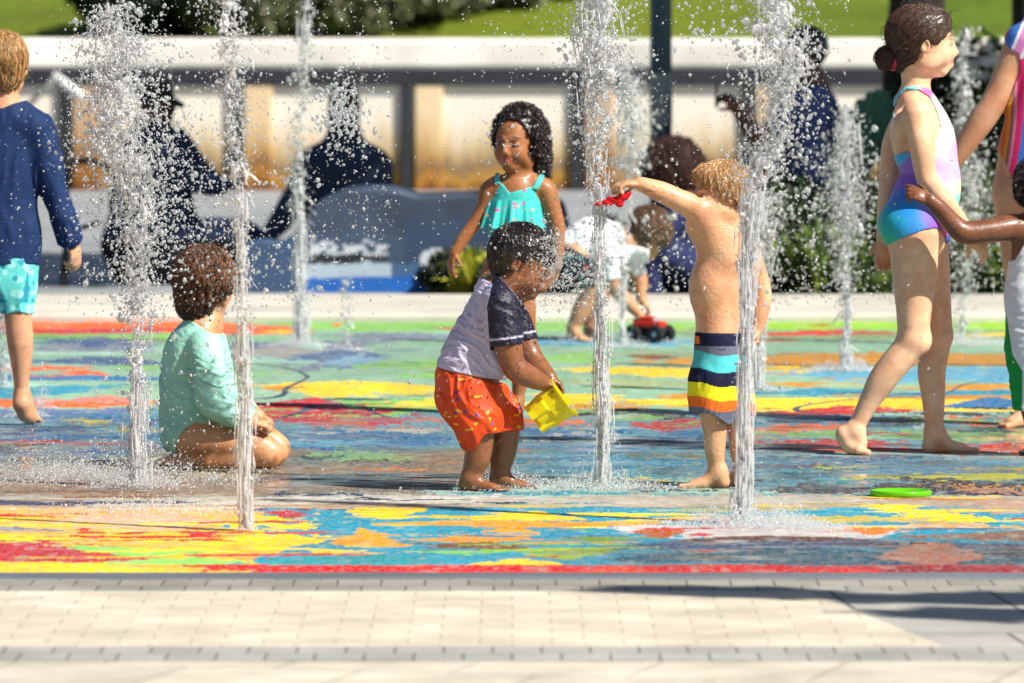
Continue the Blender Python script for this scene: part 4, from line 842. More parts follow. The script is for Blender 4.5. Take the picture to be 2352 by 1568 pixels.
# ---------- toy truck and green ring
def toy_truck():
    yg = 786; s = (yg - HOR) / CAMH; d = F_O / s; x0 = (1492 - 1176) / s; Rz = rotz(math.radians(-28))
    root = empty('toy_truck', (x0, d, 0), 'small red and black monster truck toy under the hands of the bending boy', 'toy truck')
    def T(v): return np.asarray(v) @ Rz.T + np.array([x0, d, 0])
    def bx(c, h, col, name, tilt=0):
        mb = MB(); mb.box(c, h, 0, tilt, col, .004); mb.v = [T(v) for v in mb.v]; return mb.build(name, M_PLASTIC if col[0] > .3 else M_RUBBER, root, False)
    bx((0, 0, .052), (.070, .024, .010), (.02, .02, .02), 'chassis'); bx((.0, 0, .072), (.062, .030, .012), (.75, .03, .015), 'body'); bx((-.004, 0, .092), (.030, .027, .012), (.72, .03, .015), 'cab')
    bx((.030, 0, .092), (.004, .024, .010), (.45, .5, .52), 'windscreen', 0); bx((-.052, 0, .088), (.012, .026, .006), (.02, .02, .02), 'bed_rack')
    for sx in (-1, 1):
        for sy in (-1, 1):
            mb = MB(); n = 36; th = np.arange(n) / n * 2 * np.pi; R = .034; prof = [(-.018, .012), (-.018, .026), (-.015, R - .003), (-.008, R), (.008, R), (.015, R - .003), (.018, .026), (.018, .012)]
            v = []
            for w, r in prof: rr = r + (.0022 * (np.sin(th * 12 + w * 120) > 0) if r > .03 else 0); v.append(np.stack([rr * np.cos(th), np.full(n, w), rr * np.sin(th)], 1))
            v = np.concatenate(v); i = np.arange(7)[:, None] * n; j = np.arange(n)[None]; q = np.stack([i + j, i + n + j, i + n + (j + 1) % n, i + (j + 1) % n], -1).reshape(-1, 4)
            mb.add(T(v + np.array([sx * .052, sy * .048, R + .0012])), q, c=(.012, .012, .014)); w_ = mb.build('wheel', M_RUBBER, root, False)
            mb = MB(); c = T(np.array([[sx * .052, sy * (.048 + .012), R + .0012]]))[0]; Rr = Rz @ rotx(math.pi / 2)
            mb.lathe([(0, .004), (.012, .004), (.016, 0), (.016, -.02), (0, -.02)], c, 20, Rr, (.45, .45, .47)); mb.build('hub', M_PAINT, w_)
toy_truck()
x, y = ground(2069, 1138); root_ = None
mb = MB(); R = .084; prof = [(R - .03, .001), (R - .003, .0), (R, .003), (R, .013), (R - .002, .0155), (R - .006, .0155), (R - .010, .010), (R - .028, .008), (R - .03, .001)]
mb.lathe(prof, (x, y, .0), 64, None, (.16, .62, .01)); props(mb.build('toy_ring', M_PLASTIC, None), 'bright green flat plastic ring lying on the wet mosaic', 'toy')
# ================================================================== PEOPLE
LIP_D, LIP_L = (.30, .07, .05), (.62, .22, .18)
SK_DARK, SK_BROWN, SK_AQUA, SK_TAN, SK_FAIR, SK_PALE = (.115, .042, .02), (.235, .085, .032), (.33, .125, .042), (.60, .29, .14), (.80, .46, .28), (.68, .42, .29)
def wr(P, amp, f1, seed=0, dirv=(0, 1, .3)):
    """cloth folds: long thin ridges running across dirv"""
    e1 = np.array(dirv, float); e1 /= np.linalg.norm(e1); e2 = np.cross(e1, [.1, .2, 1]); e2 /= np.linalg.norm(e2); e3 = np.cross(e1, e2)
    w = noise(P / (f1 * 2.2), seed) * f1 * .7
    q = np.stack([(P @ e1 + w) / f1 * 1.7, P @ e2 / (f1 * 2.6), P @ e3 / (f1 * 2.6)], 1)
    n = noise(q, seed + 3) + .45 * noise(q * 2.1, seed + 7)
    return np.minimum(amp * (np.abs(n) * 1.5 - .45), 2.1)

# ---------- girl in the rainbow swimsuit
def girl_rainbow():
    F = Fig(1041, 'girl in a pastel rainbow swimsuit with a dark low bun, walking barefoot', x0=2060)
    F.head((2122, 97, 0), (1, .02, .10), (.05, -1, 0), 166)
    F.chain([(2102, 150, 0, 35), (2104, 195, 0, 33), (2098, 235, 0, 38)], 22)
    F.chain([(2098, 240, 0, 34, 1.7), (2112, 270, 0, 54, 1.45), (2120, 325, 0, 72, 1.2), (2136, 395, 0, 61, 1.2), (2124, 455, 0, 72, 1.25), (2103, 520, 0, 74, 1.3)], 26)
    F.ell((2075, 515, -45), (52, 52, 48), 26); F.ell((2075, 515, 45), (52, 52, 48), 26)
    F.ell((2146, 425, 0), (50, 62, 64), 30)
    F.ell((2062, 300, -50), (20, 46, 34), 22)
    F.chain([(2098, 535, -50, 58), (2097, 620, -52, 52), (2096, 705, -54, 41), (2094, 772, -56, 35)], 26)
    F.ell((2116, 778, -56), (20, 26, 22), 16)
    F.chain([(2092, 785, -56, 34), (2054, 830, -55, 34), (2022, 872, -52, 32), (1994, 920, -48, 24), (1972, 962, -45, 19.5), (1960, 985, -44, 20)], 16)
    F.chain([(1960, 985, -44, 20), (1938, 996, -44, 19)], 10)
    F.chain([(1938, 996, -44, 19), (1948, 1016, -44, 21), (1962, 1028, -44, 14, 1.6)], 10)
    F.chain([(1962, 985, -44, 20), (1974, 1012, -44, 16, 1.2), (1974, 1028, -44, 12, 1.8)], 12)
    for i, (zz, L) in enumerate(((-20, 16), (-30, 18), (-40, 19), (-51, 20), (-65, 22))):
        F.chain([(1968, 1031, zz, 7.5), (1968 + L, 1035, zz, 6 + i * .5)], 4)
    F.chain([(2122, 535, 50, 58), (2138, 620, 50, 47), (2150, 700, 50, 38), (2158, 765, 48, 33)], 26)
    F.ell((2168, 768, 48), (17, 23, 20), 14)
    F.chain([(2156, 780, 48, 33), (2143, 850, 48, 33), (2146, 905, 48, 28), (2149, 975, 48, 21), (2150, 1000, 48, 21)], 14)
    F.foot((2149, 990, 48), (1, .05), 128, 50, thumb=-1, ra=20)
    # arms
    F.chain([(2100, 262, -88, 34), (2110, 320, -100, 31), (2120, 395, -104, 25), (2130, 418, -102, 25), (2170, 468, -92, 22), (2222, 540, -80, 17.5)], 14, 'arm')
    F.hand((2222, 538, -80), (.72, .72, -.05), (-.25, .55, .75), 84, (.5, .6, .7, .8), -1, .03, 'arm', .5)
    F.chain([(2095, 262, 88, 34), (2062, 330, 100, 30), (2050, 405, 104, 25), (2042, 480, 100, 22), (2034, 550, 96, 16)], 14, 'arm')
    F.hand((2034, 550, 96), (-.02, 1, .0), (.35, 0, -.9), 86, (.35, .4, .45, .5), 1, .12, 'arm', .2)
    bc = lambda V: F.face_color(V, SK_FAIR, LIP_L, (.06, .03, .015))
    F.build('body', ('body', 'arm'), M_SKIN, bc); F.build_eyes((.10, .05, .02))
    suit = [(2058, 354), (2078, 346), (2112, 350), (2141, 326), (2158, 292), (2150, 258), (2134, 222), (2108, 206), (2078, 206), (2060, 226), (2050, 258), (2054, 285), (2046, 258), (2054, 222), (2076, 199), (2110, 196), (2136, 206), (2162, 236), (2260, 300), (2260, 540), (2176, 560), (2160, 530), (2146, 520), (2110, 525), (2062, 545), (2027, 565), (1990, 600), (1980, 480), (2056, 356)]
    def cm(P, d):
        side = np.abs(P[:, 2]) - 74
        return np.maximum(np.maximum(d - 3.0, poly_sdf(P[:, :2], suit)), -(d + 4))
    an = [(2090, 200, (.2, .6, .65)), (2125, 212, (.75, .12, .35)), (2150, 235, (.8, .75, .85)), (2175, 280, (.75, .85, .78)), (2165, 330, (.80, .78, .80)), (2190, 340, (.72, .38, .70)), (2165, 400, (.70, .35, .72)),
          (2195, 400, (.74, .40, .66)), (2150, 440, (.72, .42, .72)), (2195, 430, (.80, .80, .45)), (2205, 455, (.25, .75, .60)), (2205, 480, (.05, .45, .75)), (2062, 365, (.04, .45, .75)), (2080, 380, (.35, .15, .6)), (2075, 410, (.30, .10, .55)),
          (2085, 440, (.04, .16, .62)), (2080, 480, (.02, .26, .70)), (2060, 510, (.02, .35, .62)), (2035, 520, (.02, .45, .42)), (2028, 550, (.05, .55, .30)), (2130, 500, (.20, .12, .60)), (2150, 515, (.30, .10, .55)), (2165, 530, (.7, .12, .45)), (2176, 550, (.05, .1, .55)), (2100, 515, (.04, .25, .68))]
    F.build('swimsuit', ('body',), M_SWIM, lambda V: rbf(V, an, 4), mod=cm)
    # hair: combed back to a low bun
    F.ell((2113, 78, 0), (68, 66, 60), 10, 'hair'); F.ell((2096, 108, 0), (50, 50, 52), 18, 'hair'); F.ell((2152, 52, 0), (32, 34, 44), 12, 'hair')
    F.ell((2073, 140, 0), (22, 26, 30), 18, 'hair')
    bun = np.array([2038, 133, 0.])
    def hm(P, d):
        cut = poly_sdf(P[:, :2], [(2030, -30), (2190, -30), (2186, 40), (2183, 66), (2168, 84), (2150, 104), (2134, 98), (2120, 100), (2110, 118), (2106, 140), (2084, 166), (2030, 180)])
        return np.maximum(d + 1.2 * noise(P / 9, 3), cut)
    def fl(P): v = bun + np.array([12, 6, 0]) - P; return v / np.linalg.norm(v, axis=1)[:, None]
    F.ell(bun, (24, 26, 26), 10, 'bun')
    hair(F, 'hair', (.045, .022, .014), [dict(n=3600, steps=11, step=8, flow=fl, rad=.8, wild=.10, lift=1.6, curl=1.2, freq=.12, colvar=.6, col=(.075, .036, .02)),
         dict(n=160, steps=9, step=4, flow=lambda P: np.tile([-.5, -.35, 0], (len(P), 1)), rad=.45, wild=1.0, lift=6, curl=2, freq=.2, free=True, seed=3)], M_HAIR, capmod=hm)
    fb, _, _ = F.field(['bun']); r = np.random.default_rng(4); mb = MB()
    Vb, Qb = surface_nets(lambda P: fb(P) + 3 * noise(P / 8, 6), (bun - 40), (bun + 40), 2.4); mb.add(F.w(Vb), Qb, c=(.035, .016, .01))
    for i in range(230):
        v = r.normal(0, 1, 3); v /= np.linalg.norm(v); ax = r.normal(0, 1, 3); ax -= v * (ax @ v); ax /= np.linalg.norm(ax)
        R0 = r.uniform(17, 31); a0 = r.uniform(0, 6); t = np.linspace(a0, a0 + r.uniform(1.5, 4), 14)
        w3 = np.cross(v, ax); pts = bun + (ax[None] * np.cos(t)[:, None] + w3[None] * np.sin(t)[:, None]) * R0 + v * r.uniform(-12, 12) + r.normal(0, .6, (14, 3))
        mb.tube(F.w(pts), .0011, 4, np.array((.07, .033, .018)) * r.uniform(.6, 1.6), False)
    mb.build('hair_bun', M_HAIR, F.root)
    mb = MB(); t = np.linspace(0, 2 * np.pi, 40)
    for o, rr in ((0, 5), (5, 4)):
        pts = np.stack([2056 + o * .8 - 9 * np.cos(t) * .7, 133 + 30 * np.cos(t) * .78 + 3, 27 * np.sin(t)], 1); mb.tube(F.w(pts), rr / F.s * .75, 8, (.55, .03, .10))
    mb.build('hair_tie', M_SWIM, F.root)

# ---------- toddler in striped trunks
def toddler():
    F = Fig(1119, 'shirtless blond toddler in striped trunks reaching into a fountain jet', x0=1650)
    F.head((1654, 446, 0), (-.92, .03, -.36), (.03, -1, .05), 144)
    F.chain([(1676, 492, 0, 33), (1672, 520, 4, 36), (1664, 545, 6, 44)], 22)
    F.chain([(1658, 548, 8, 42, 1.1), (1648, 600, 8, 49, 1.0), (1646, 655, 6, 55, 1.0), (1648, 710, 6, 52, 1.0), (1652, 775, 8, 53, 1.05)], 24)
    F.ell((1630, 665, 12), (44, 56, 46), 26)
    F.ell((1672, 590, -26), (26, 40, 22), 22)          # shoulder blade
    F.chain([(1642, 536, -12, 36), (1600, 482, -38, 31), (1553, 456, -58, 26), (1515, 438, -64, 24), (1470, 420, -70, 16)], 20)
    F.chain([(1600, 520, -12, 26), (1640, 560, 0, 40)], 20)
    F.hand((1470, 420, -70), (-.95, -.02, -.05), (-.1, 1, .1), 78, (.35, .5, .65, .8), -1, .08, thumb_curl=.8)
    F.chain([(1700, 556, 34, 34), (1730, 610, 50, 27), (1752, 668, 54, 22), (1750, 710, 50, 20), (1740, 760, 44, 14)], 16)
    F.hand((1740, 758, 44), (-.12, 1, -.1), (-.8, .1, -.3), 62, (1.1, 1.25, 1.3, 1.3), -1, .0, thumb_curl=.5)
    F.chain([(1634, 860, -4, 42), (1638, 960, -6, 30), (1642, 990, -6, 27), (1642, 1030, -4, 24), (1645, 1066, -2, 19), (1650, 1090, 0, 19)], 14)
    F.foot((1650, 1082, -2), (-1, -.08), 118, 37, thumb=1, ra=20)
    F.chain([(1682, 860, 34, 44), (1692, 960, 36, 30), (1700, 990, 36, 28), (1702, 1035, 38, 25), (1703, 1070, 40, 18), (1704, 1090, 40, 19)], 14)
    F.foot((1704, 1085, 40), (-.9, .3), 100, 34, thumb=1, ra=18)
    F.build('body', ('body',), M_WETSKIN, lambda V: F.face_color(V, (.66, .35, .19), LIP_L, (.35, .2, .1))); F.build_eyes((.08, .12, .2))
    # trunks
    F.chain([(1653, 776, 6, 58, 1.02), (1655, 835, 8, 63, 1.0), (1652, 905, 10, 64, .95)], 20, 'sh')
    F.chain([(1640, 880, -6, 58), (1634, 945, -8, 50), (1633, 985, -8, 46)], 26, 'sh')
    F.chain([(1680, 880, 34, 52), (1694, 945, 38, 44), (1698, 990, 38, 40)], 26, 'sh')
    def cm(P, d):
        d = d + wr(P, 2.2, 26, 2, (1, .25, .5)) * np.clip((P[:, 1] - 800) / 60, .25, 1)
        hem = 952 + .16 * (P[:, 0] - 1600) - 10 * np.exp(-((P[:, 0] - 1625) / 22) ** 2) + 10 * np.exp(-((P[:, 0] - 1672) / 14) ** 2)
        d = np.maximum(np.maximum(d, P[:, 1] - hem), 763 - P[:, 1] + .02 * (P[:, 0] - 1650))
        return d
    NV, TE, YE, OR, GY = (.009, .011, .04), (.08, .52, .55), (.88, .80, .02), (.88, .17, .02), (.13, .14, .20)
    def cc(V):
        y = V[:, 1] - .11 * (V[:, 0] - 1600) + 3 * np.sin(V[:, 0] / 14)
        y = np.where(V[:, 1] < 800, V[:, 1], y)
        C = np.tile(NV, (len(V), 1)).astype(float)
        for y0, y1, c in ((792, 806, GY), (806, 845, TE), (845, 877, NV), (877, 909, YE), (909, 934, OR), (934, 1100, GY)): C[(y >= y0) & (y < y1)] = c
        t = (V[:, 0] < 1606) & (V[:, 1] > 772) & (V[:, 1] < 788); C[t] = OR
        return C
    F.build('swim_trunks', ('sh',), M_CLOTH, cc, mod=cm, hm=.0026)
    F.ell((1664, 433, 6), (64, 60, 60), 12, 'hair'); F.ell((1682, 462, 6), (42, 40, 46), 16, 'hair'); F.ell((1640, 408, 0), (48, 34, 52), 12, 'hair')
    def hm(P, d):
        cut = poly_sdf(P[:, :2], [(1560, 340), (1740, 340), (1740, 520), (1712, 508), (1700, 486), (1698, 458), (1682, 448), (1670, 462), (1656, 464), (1640, 436), (1618, 426), (1606, 430), (1585, 420)])
        return np.maximum(d + 2.4 * noise(P / np.array([7, 18, 7]), 3), cut)
    def fl(P):
        c = np.array([1676, 396, 10.]); v = P - c; v[:, 1] += 14; v /= np.linalg.norm(v, axis=1)[:, None] + 1e-6; return v * .8 + np.array([0, .5, 0])
    hair(F, 'hair', (.42, .21, .075), [dict(n=3000, steps=6, step=5, flow=fl, rad=.9, wild=.25, lift=2.2, curl=1.5, freq=.1, colvar=.45, col=(.52, .29, .12), mask=lambda V: V[:, 1] < 440 + .5 * np.clip(V[:, 0] - 1660, -60, 60))], M_WETHAIR, capmod=hm)
    # red toy held below the hand
    R = empty('toy_boat', F.w((1415, 455, -70)), 'small red plastic toy dangling from the outstretched hand of the toddler', 'toy')
    f2 = Fig(1119, 'x', x0=1650); bpy.data.objects.remove(f2.root)
    for a in ((1372, 466, 7, 5, 6), (1390, 462, 9, 6, 8), (1404, 454, 12, 8, 9), (1418, 459, 13, 8, 10), (1430, 450, 14, 9, 11), (1440, 442, 9, 7, 9), (1398, 466, 9, 5, 8), (1422, 468, 9, 6, 8)):
        f2.ell((a[0], a[1], -70), a[2:], 5, 'toy')
    for x in (1404, 1430): f2.ell((x, 446, -70), (7, 7, 6), 3, 'toy', None, True)
    f2.chain([(1425, 447, -70, 4), (1424, 434, -70, 4)], 4, 'toy')
    ft, lo, hi = f2.field(['toy']); V, Q = surface_nets(ft, lo, hi, 1.6); mesh_obj('hull', f2.w(V), Q, M_PLASTIC, R, (.75, .01, .012))

# ---------- boy with the yellow bucket
def bucket_boy():
    F = Fig(1124, 'soaked boy in orange trunks and black sleeved shirt holding a yellow bucket', x0=1120)
    F.head((1200, 604, 0), (.84, .54, -.12), (.54, -.84, 0), 165, wide=1.03)
    F.chain([(1168, 640, 0, 40), (1140, 672, 0, 44)], 20)
    F.chain([(1140, 688, 0, 42, 1.6), (1125, 740, 0, 62, 1.15), (1100, 790, 0, 66, 1.12), (1080, 845, 0, 72, 1.1), (1072, 900, 0, 70, 1.1)], 26)
    F.chain([(1075, 900, -38, 52), (1092, 980, -40, 44), (1100, 1015, -40, 33), (1096, 1050, -38, 30), (1082, 1088, -36, 21), (1080, 1100, -36, 21)], 18)
    F.foot((1080, 1094, -36), (.85, -.35), 116, 30, thumb=1, ra=20)
    F.chain([(1085, 900, 38, 52), (1140, 960, 40, 42), (1160, 990, 40, 34), (1155, 1040, 40, 31), (1148, 1085, 42, 21), (1148, 1098, 42, 21)], 18)
    F.foot((1148, 1092, 42), (.95, -.1), 112, 32, thumb=-1, ra=20)
    F.chain([(1152, 700, -74, 38), (1163, 770, -86, 34), (1176, 828, -86, 29), (1192, 848, -80, 29), (1226, 866, -58, 24), (1246, 876, -46, 19)], 14, 'arm')
    F.hand((1246, 876, -46), (.86, .40, .1), (-.3, .8, -.2), 70, (.7, .9, 1.1, 1.2), 1, .05, 'arm', .5)
    F.chain([(1168, 705, 66, 36), (1200, 775, 70, 28), (1222, 822, 60, 25), (1250, 858, 30, 22), (1262, 868, 0, 18)], 14, 'arm')
    F.hand((1262, 866, 0), (.75, .55, -.1), (-.4, .8, -.1), 70, (.7, .9, 1.1, 1.2), -1, .05, 'arm', .5)
    F.build('body', ('body', 'arm'), M_WETSKIN, lambda V: F.face_color(V, SK_BROWN, (.28, .08, .05))); F.build_eyes(closed=.5)
    # shirt
    SL = [(1136, 625), (1119, 700), (1124, 772), (1126, 800), (1250, 800), (1216, 722), (1186, 676), (1155, 640)]
    def tm(P, d):
        d = d - 4 + wr(P, 5.0, 26, 3, (.62, -.78, .35)) * np.where(P[:, 0] + P[:, 1] * .4 > 1440, .6, 1)
        torso = np.maximum(P[:, 1] - (843 + .19 * (P[:, 0] - 1005)), poly_sdf(P[:, :2], [(980, 900), (980, 600), (1112, 640), (1138, 652), (1160, 672), (1190, 705), (1212, 740), (1230, 900)]))
        torso = np.maximum(torso, np.where(P[:, 1] > 775, ft(P) - 8, -50))
        slv = np.maximum(poly_sdf(P[:, :2], SL), P[:, 1] - (788 - .12 * (P[:, 0] - 1160)))
        return np.maximum(d, np.minimum(torso, slv))
    F.ell((1140, 830, 0), (36, 42, 50), 30, 'shirt'); F.chain([(1148, 692, -66, 40), (1158, 765, -82, 37), (1163, 790, -84, 34)], 12, 'slv')
    ft, _, _ = F.field(('body', 'shirt'))
    def sc(V):
        C = np.tile([.50, .46, .62], (len(V), 1)); k = (poly_sdf(V[:, :2], SL) < 0) & (np.abs(V[:, 2]) > 30); C[k] = (.012, .011, .028)
        y = V[:, 1] + .12 * (V[:, 0] - 1160); C[k & (y > 769) & (y < 774)] = (.45, .42, .6); return C
    F.build('shirt', ('body', 'shirt', 'arm', 'slv'), M_WETCLOTH, sc, mod=tm, hm=.0026)
    # trunks
    F.chain([(1076, 856, 0, 76, 1.05), (1078, 905, 0, 80, 1.0)], 20, 'sh')
    F.chain([(1075, 905, -36, 62), (1098, 965, -40, 58), (1104, 1010, -40, 46)], 24, 'sh')
    F.chain([(1092, 905, 36, 62), (1140, 950, 40, 56), (1158, 985, 40, 47)], 24, 'sh')
    def cm(P, d):
        d = d + wr(P, 5.5, 32, 12, (.8, -.35, .4))
        hem = np.where(P[:, 0] < 1118, 1034 - .25 * np.abs(P[:, 0] - 1099), 990 + .0 * P[:, 0]) 
        hem = 990 + 42 / (1 + np.exp((P[:, 0] - 1118 - P[:, 2] * .2) / 6))
        d = np.maximum(np.maximum(d, P[:, 1] - hem), 842 + .26 * (P[:, 0] - 1003) - P[:, 1])
        return d
    def cc(V):
        C = np.tile([.66, .058, .006], (len(V), 1)); r = np.random.default_rng(3)
        for i in range(520):
            c = np.array([r.uniform(1000, 1200), r.uniform(850, 1035), r.uniform(-110, 110)]); k = r.integers(0, 4); an = r.uniform(-.6, .4)
            d = V - c; u = d[:, 0] * math.cos(an) + d[:, 1] * math.sin(an); w = -d[:, 0] * math.sin(an) + d[:, 1] * math.cos(an)
            if k == 0: m = (np.abs(u) < 9) & (np.abs(w) < 1.9) & (np.abs(d[:, 2]) < 9); C[m] = (.8, .5, .02)
            elif k == 1: m = (np.abs(u) < 4.5) & (np.abs(w) < 4) & (w > -4 + np.abs(u) * .9) & (np.abs(d[:, 2]) < 7); C[m] = (.03, .05, .28)
            elif k == 2: m = (np.abs(u) < 5) & (np.abs(w) < 4) & (w < 4 - np.abs(u) * 1.3) & (np.abs(d[:, 2]) < 7); C[m] = (.75, .45, .03)
            else: m = (np.abs(u) < 5) & (np.abs(w) < 1.6) & (np.abs(d[:, 2]) < 7); C[m] = (.35, .02, .01)
        return C
    F.build('swim_trunks', ('sh',), M_WETCLOTH, cc, mod=cm, hm=.0026)
    F.ell((1186, 576, 0), (64, 62, 62), 12, 'hair'); F.ell((1160, 606, 0), (34, 40, 50), 16, 'hair')
    def hm(P, d):
        cut = poly_sdf(P[:, :2], [(1100, 480), (1290, 480), (1282, 596), (1262, 606), (1236, 590), (1218, 584), (1210, 592), (1206, 600), (1186, 596), (1176, 620), (1164, 640), (1140, 645), (1100, 620)])
        return np.maximum(d + 1.6 * noise(P / np.array([6, 16, 6]), 3), cut)
    def fl(P):
        v = P - np.array([1190, 520, 0.]); v /= np.linalg.norm(v, axis=1)[:, None] + 1e-6; return v * .4 + np.array([.1, .8, 0])
    hair(F, 'hair', (.012, .007, .005), [dict(n=3400, steps=5, step=5, flow=fl, rad=.8, wild=.16, lift=1.4, curl=1.0, freq=.12, colvar=.5, col=(.02, .012, .009))], M_WETHAIR, capmod=hm)
    # bucket (open rim up to the right, castle base down to the left)
    rim = np.array(F.w((1298, 909, -26))); base = np.array(F.w((1233, 958, -26))); ax = base - rim; L = np.linalg.norm(ax); ax /= L
    z = ax; x = np.cross(np.array([0, 1., 0]), z); x /= np.linalg.norm(x); y = np.cross(z, x); Rm = np.stack([x, y, z], 1)
    R = empty('bucket', rim, 'bright yellow castle shaped sand bucket tipped over in the hands of the bending boy', 'bucket')
    r1, r2, t = .056, .040, .002
    th = np.arange(64) / 64 * 2 * np.pi; mb = MB(); rows = []
    zz = np.concatenate([np.linspace(0, L, 14)]); lip = [(r1 + .006, 0), (r1 + .006, .008), (r1 + .001, .009)]
    prof = [(r1 - t, .004), (r1 - t, 0)] + lip + [(r1 + (r2 - r1) * k / L, k) for k in zz[2:]]
    P = []
    for rr, k in prof:
        w = 1 + (.10 * np.sign(np.sin(th * 4)) * (np.abs(np.sin(th * 4)) > .35) if k > L * .55 else .025 * np.sign(np.sin(th * 8)) if .012 < k else 0)
        P.append(np.stack([rr * w * np.cos(th), rr * w * np.sin(th), np.full(64, k) + (.012 * (np.sin(th * 4) > 0) if k > L * .98 else 0)], 1))
    cz = P[-1].copy(); cz[:, :2] *= .8; P.append(cz); cz = cz.copy(); cz[:, :2] *= .05; cz[:, 2] = L; P.append(cz)
    P.insert(0, np.stack([(r2 - t) * np.cos(th) * .9, (r2 - t) * np.sin(th) * .9, np.full(64, L * .9)], 1)); P.insert(0, P[0] * np.array([.02, .02, 1]))
    P = np.array(P); m = len(P); i = np.arange(m - 1)[:, None] * 64; j = np.arange(64)[None]; j2 = (j + 1) % 64
    q = np.stack([i + j, i + j2, i + 64 + j2, i + 64 + j], -1).reshape(-1, 4)
    mb.add(P.reshape(-1, 3) @ Rm.T + rim, q, c=(.90, .78, .008)); mb.build('shell', M_PLASTIC, R, smooth=False)

# ---------- kneeling girl in mint
def mint_girl():
    F = Fig(1072, 'girl in a mint long sleeved swimsuit kneeling on the wet mosaic with her back turned', x0=480)
    F.head((474, 650, 8), (.58, .06, .80), (0, -1, .05), 150)
    F.chain([(482, 705, 5, 32), (474, 745, 2, 38)], 20)
    F.chain([(462, 762, 0, 40, 1.5), (441, 810, 0, 61, 1.05), (442, 880, 0, 72, .9), (443, 940, 0, 74, 1.0), (444, 985, 0, 73, 1.05)], 26)
    F.ell((430, 1000, -30), (46, 44, 50), 22); F.ell((440, 1000, 40), (46, 44, 50), 22)
    F.chain([(456, 1006, -44, 46), (530, 1012, -44, 44), (590, 1022, -46, 38), (618, 1036, -46, 34)], 16, 'leg')
    F.chain([(470, 1000, 44, 46), (545, 1004, 44, 42), (605, 1014, 42, 36), (632, 1030, 40, 33)], 16, 'leg')
    F.chain([(620, 1046, -48, 24), (560, 1050, -52, 22), (480, 1052, -54, 22), (420, 1056, -50, 15)], 14, 'leg')
    F.chain([(632, 1046, 40, 24), (560, 1050, 44, 22), (480, 1052, 46, 22), (430, 1056, 46, 15)], 14, 'leg')
    F.chain([(420, 1056, -50, 14), (392, 1056, -46, 13, 1.3), (362, 1062, -42, 8, 1.8)], 8, 'leg'); F.chain([(430, 1056, 46, 14), (400, 1056, 40, 13, 1.3), (375, 1061, 36, 8, 1.8)], 8, 'leg')
    for i in range(5): F.chain([(366, 1061, -56 + i * 7, 5.5), (352 + i, 1064, -56 + i * 7, 5)], 3, 'leg')
    F.chain([(474, 792, -56, 38), (484, 850, -84, 35), (486, 905, -94, 32), (502, 928, -96, 30), (545, 950, -88, 25), (585, 965, -74, 18)], 6, 'arm')
    F.hand((585, 965, -74), (.96, .18, .0), (-.1, .9, .4), 68, (1.0, 1.15, 1.2, 1.2), 1, .0, 'hand', .5)
    F.chain([(480, 792, 62, 36), (500, 860, 80, 32), (520, 920, 76, 28), (590, 960, 30, 20)], 14, 'arm')
    F.hand((590, 958, 20), (.9, .3, -.3), (-.1, .9, .2), 66, (1.0, 1.15, 1.2, 1.2), -1, .0, 'hand', .5)
    F.build('body', ('body', 'leg', 'arm', 'hand'), M_WETSKIN, lambda V: F.face_color(V, SK_TAN, LIP_L))
    leg = [(330, 680), (600, 660), (620, 990), (700, 950), (600, 985), (540, 975), (453, 966), (430, 978), (416, 997), (408, 1020), (407, 1046), (395, 1060), (330, 1010)]
    def cm(P, d):
        d = d - 4 + wr(P, 5.0, 26, 3, (-.25, .95, .3)) * np.clip((P[:, 1] - 770) / 90, .25, 1)
        return np.maximum(d, poly_sdf(P[:, :2], [(330, 1060), (330, 700), (430, 726), (462, 748), (490, 762), (530, 772), (640, 780), (586, 940), (578, 992), (540, 984), (453, 966), (430, 978), (416, 997), (408, 1020), (407, 1046)]))
    def cc(V):
        C = np.tile([.33, .66, .54], (len(V), 1)); return C * (1 + .08 * noise(V / 40, 2))[:, None]
    F.build('swimsuit', ('body', 'arm'), M_WETCLOTH, cc, mod=cm)
    F.ell((468, 634, 0), (65, 70, 64), 12, 'hair'); F.ell((450, 692, -8), (37, 36, 40), 20, 'hair'); F.ell((500, 640, 0), (36, 44, 52), 12, 'hair')
    def hm(P, d):
        cut = poly_sdf(P[:, :2], [(380, 540), (545, 540), (538, 640), (522, 672), (508, 682), (500, 705), (490, 735), (400, 740)])
        return np.maximum(d + 4 * noise(P / 11, 3), cut)
    def fl(P):
        v = P - np.array([470, 600, -20.]); v /= np.linalg.norm(v, axis=1)[:, None] + 1e-6; return v * .35 + np.array([0, .75, -.05])
    hair(F, 'hair', (.055, .025, .013), [dict(n=3000, steps=14, step=6, mask=lambda V: ~((V[:, 0] > 496) & (V[:, 1] > 640)), flow=fl, rad=.85, wild=.25, lift=4, curl=5, freq=.24, colvar=.9, col=(.15, .065, .028)),
        dict(n=520, steps=15, step=6, flow=lambda P: np.tile([.08, 1, -.15], (len(P), 1)), rad=.9, wild=.28, lift=6, curl=6, freq=.22, colvar=.5, col=(.03, .015, .01), seed=5, mask=lambda V: V[:, 1] > 680)], M_WETHAIR, capmod=hm)

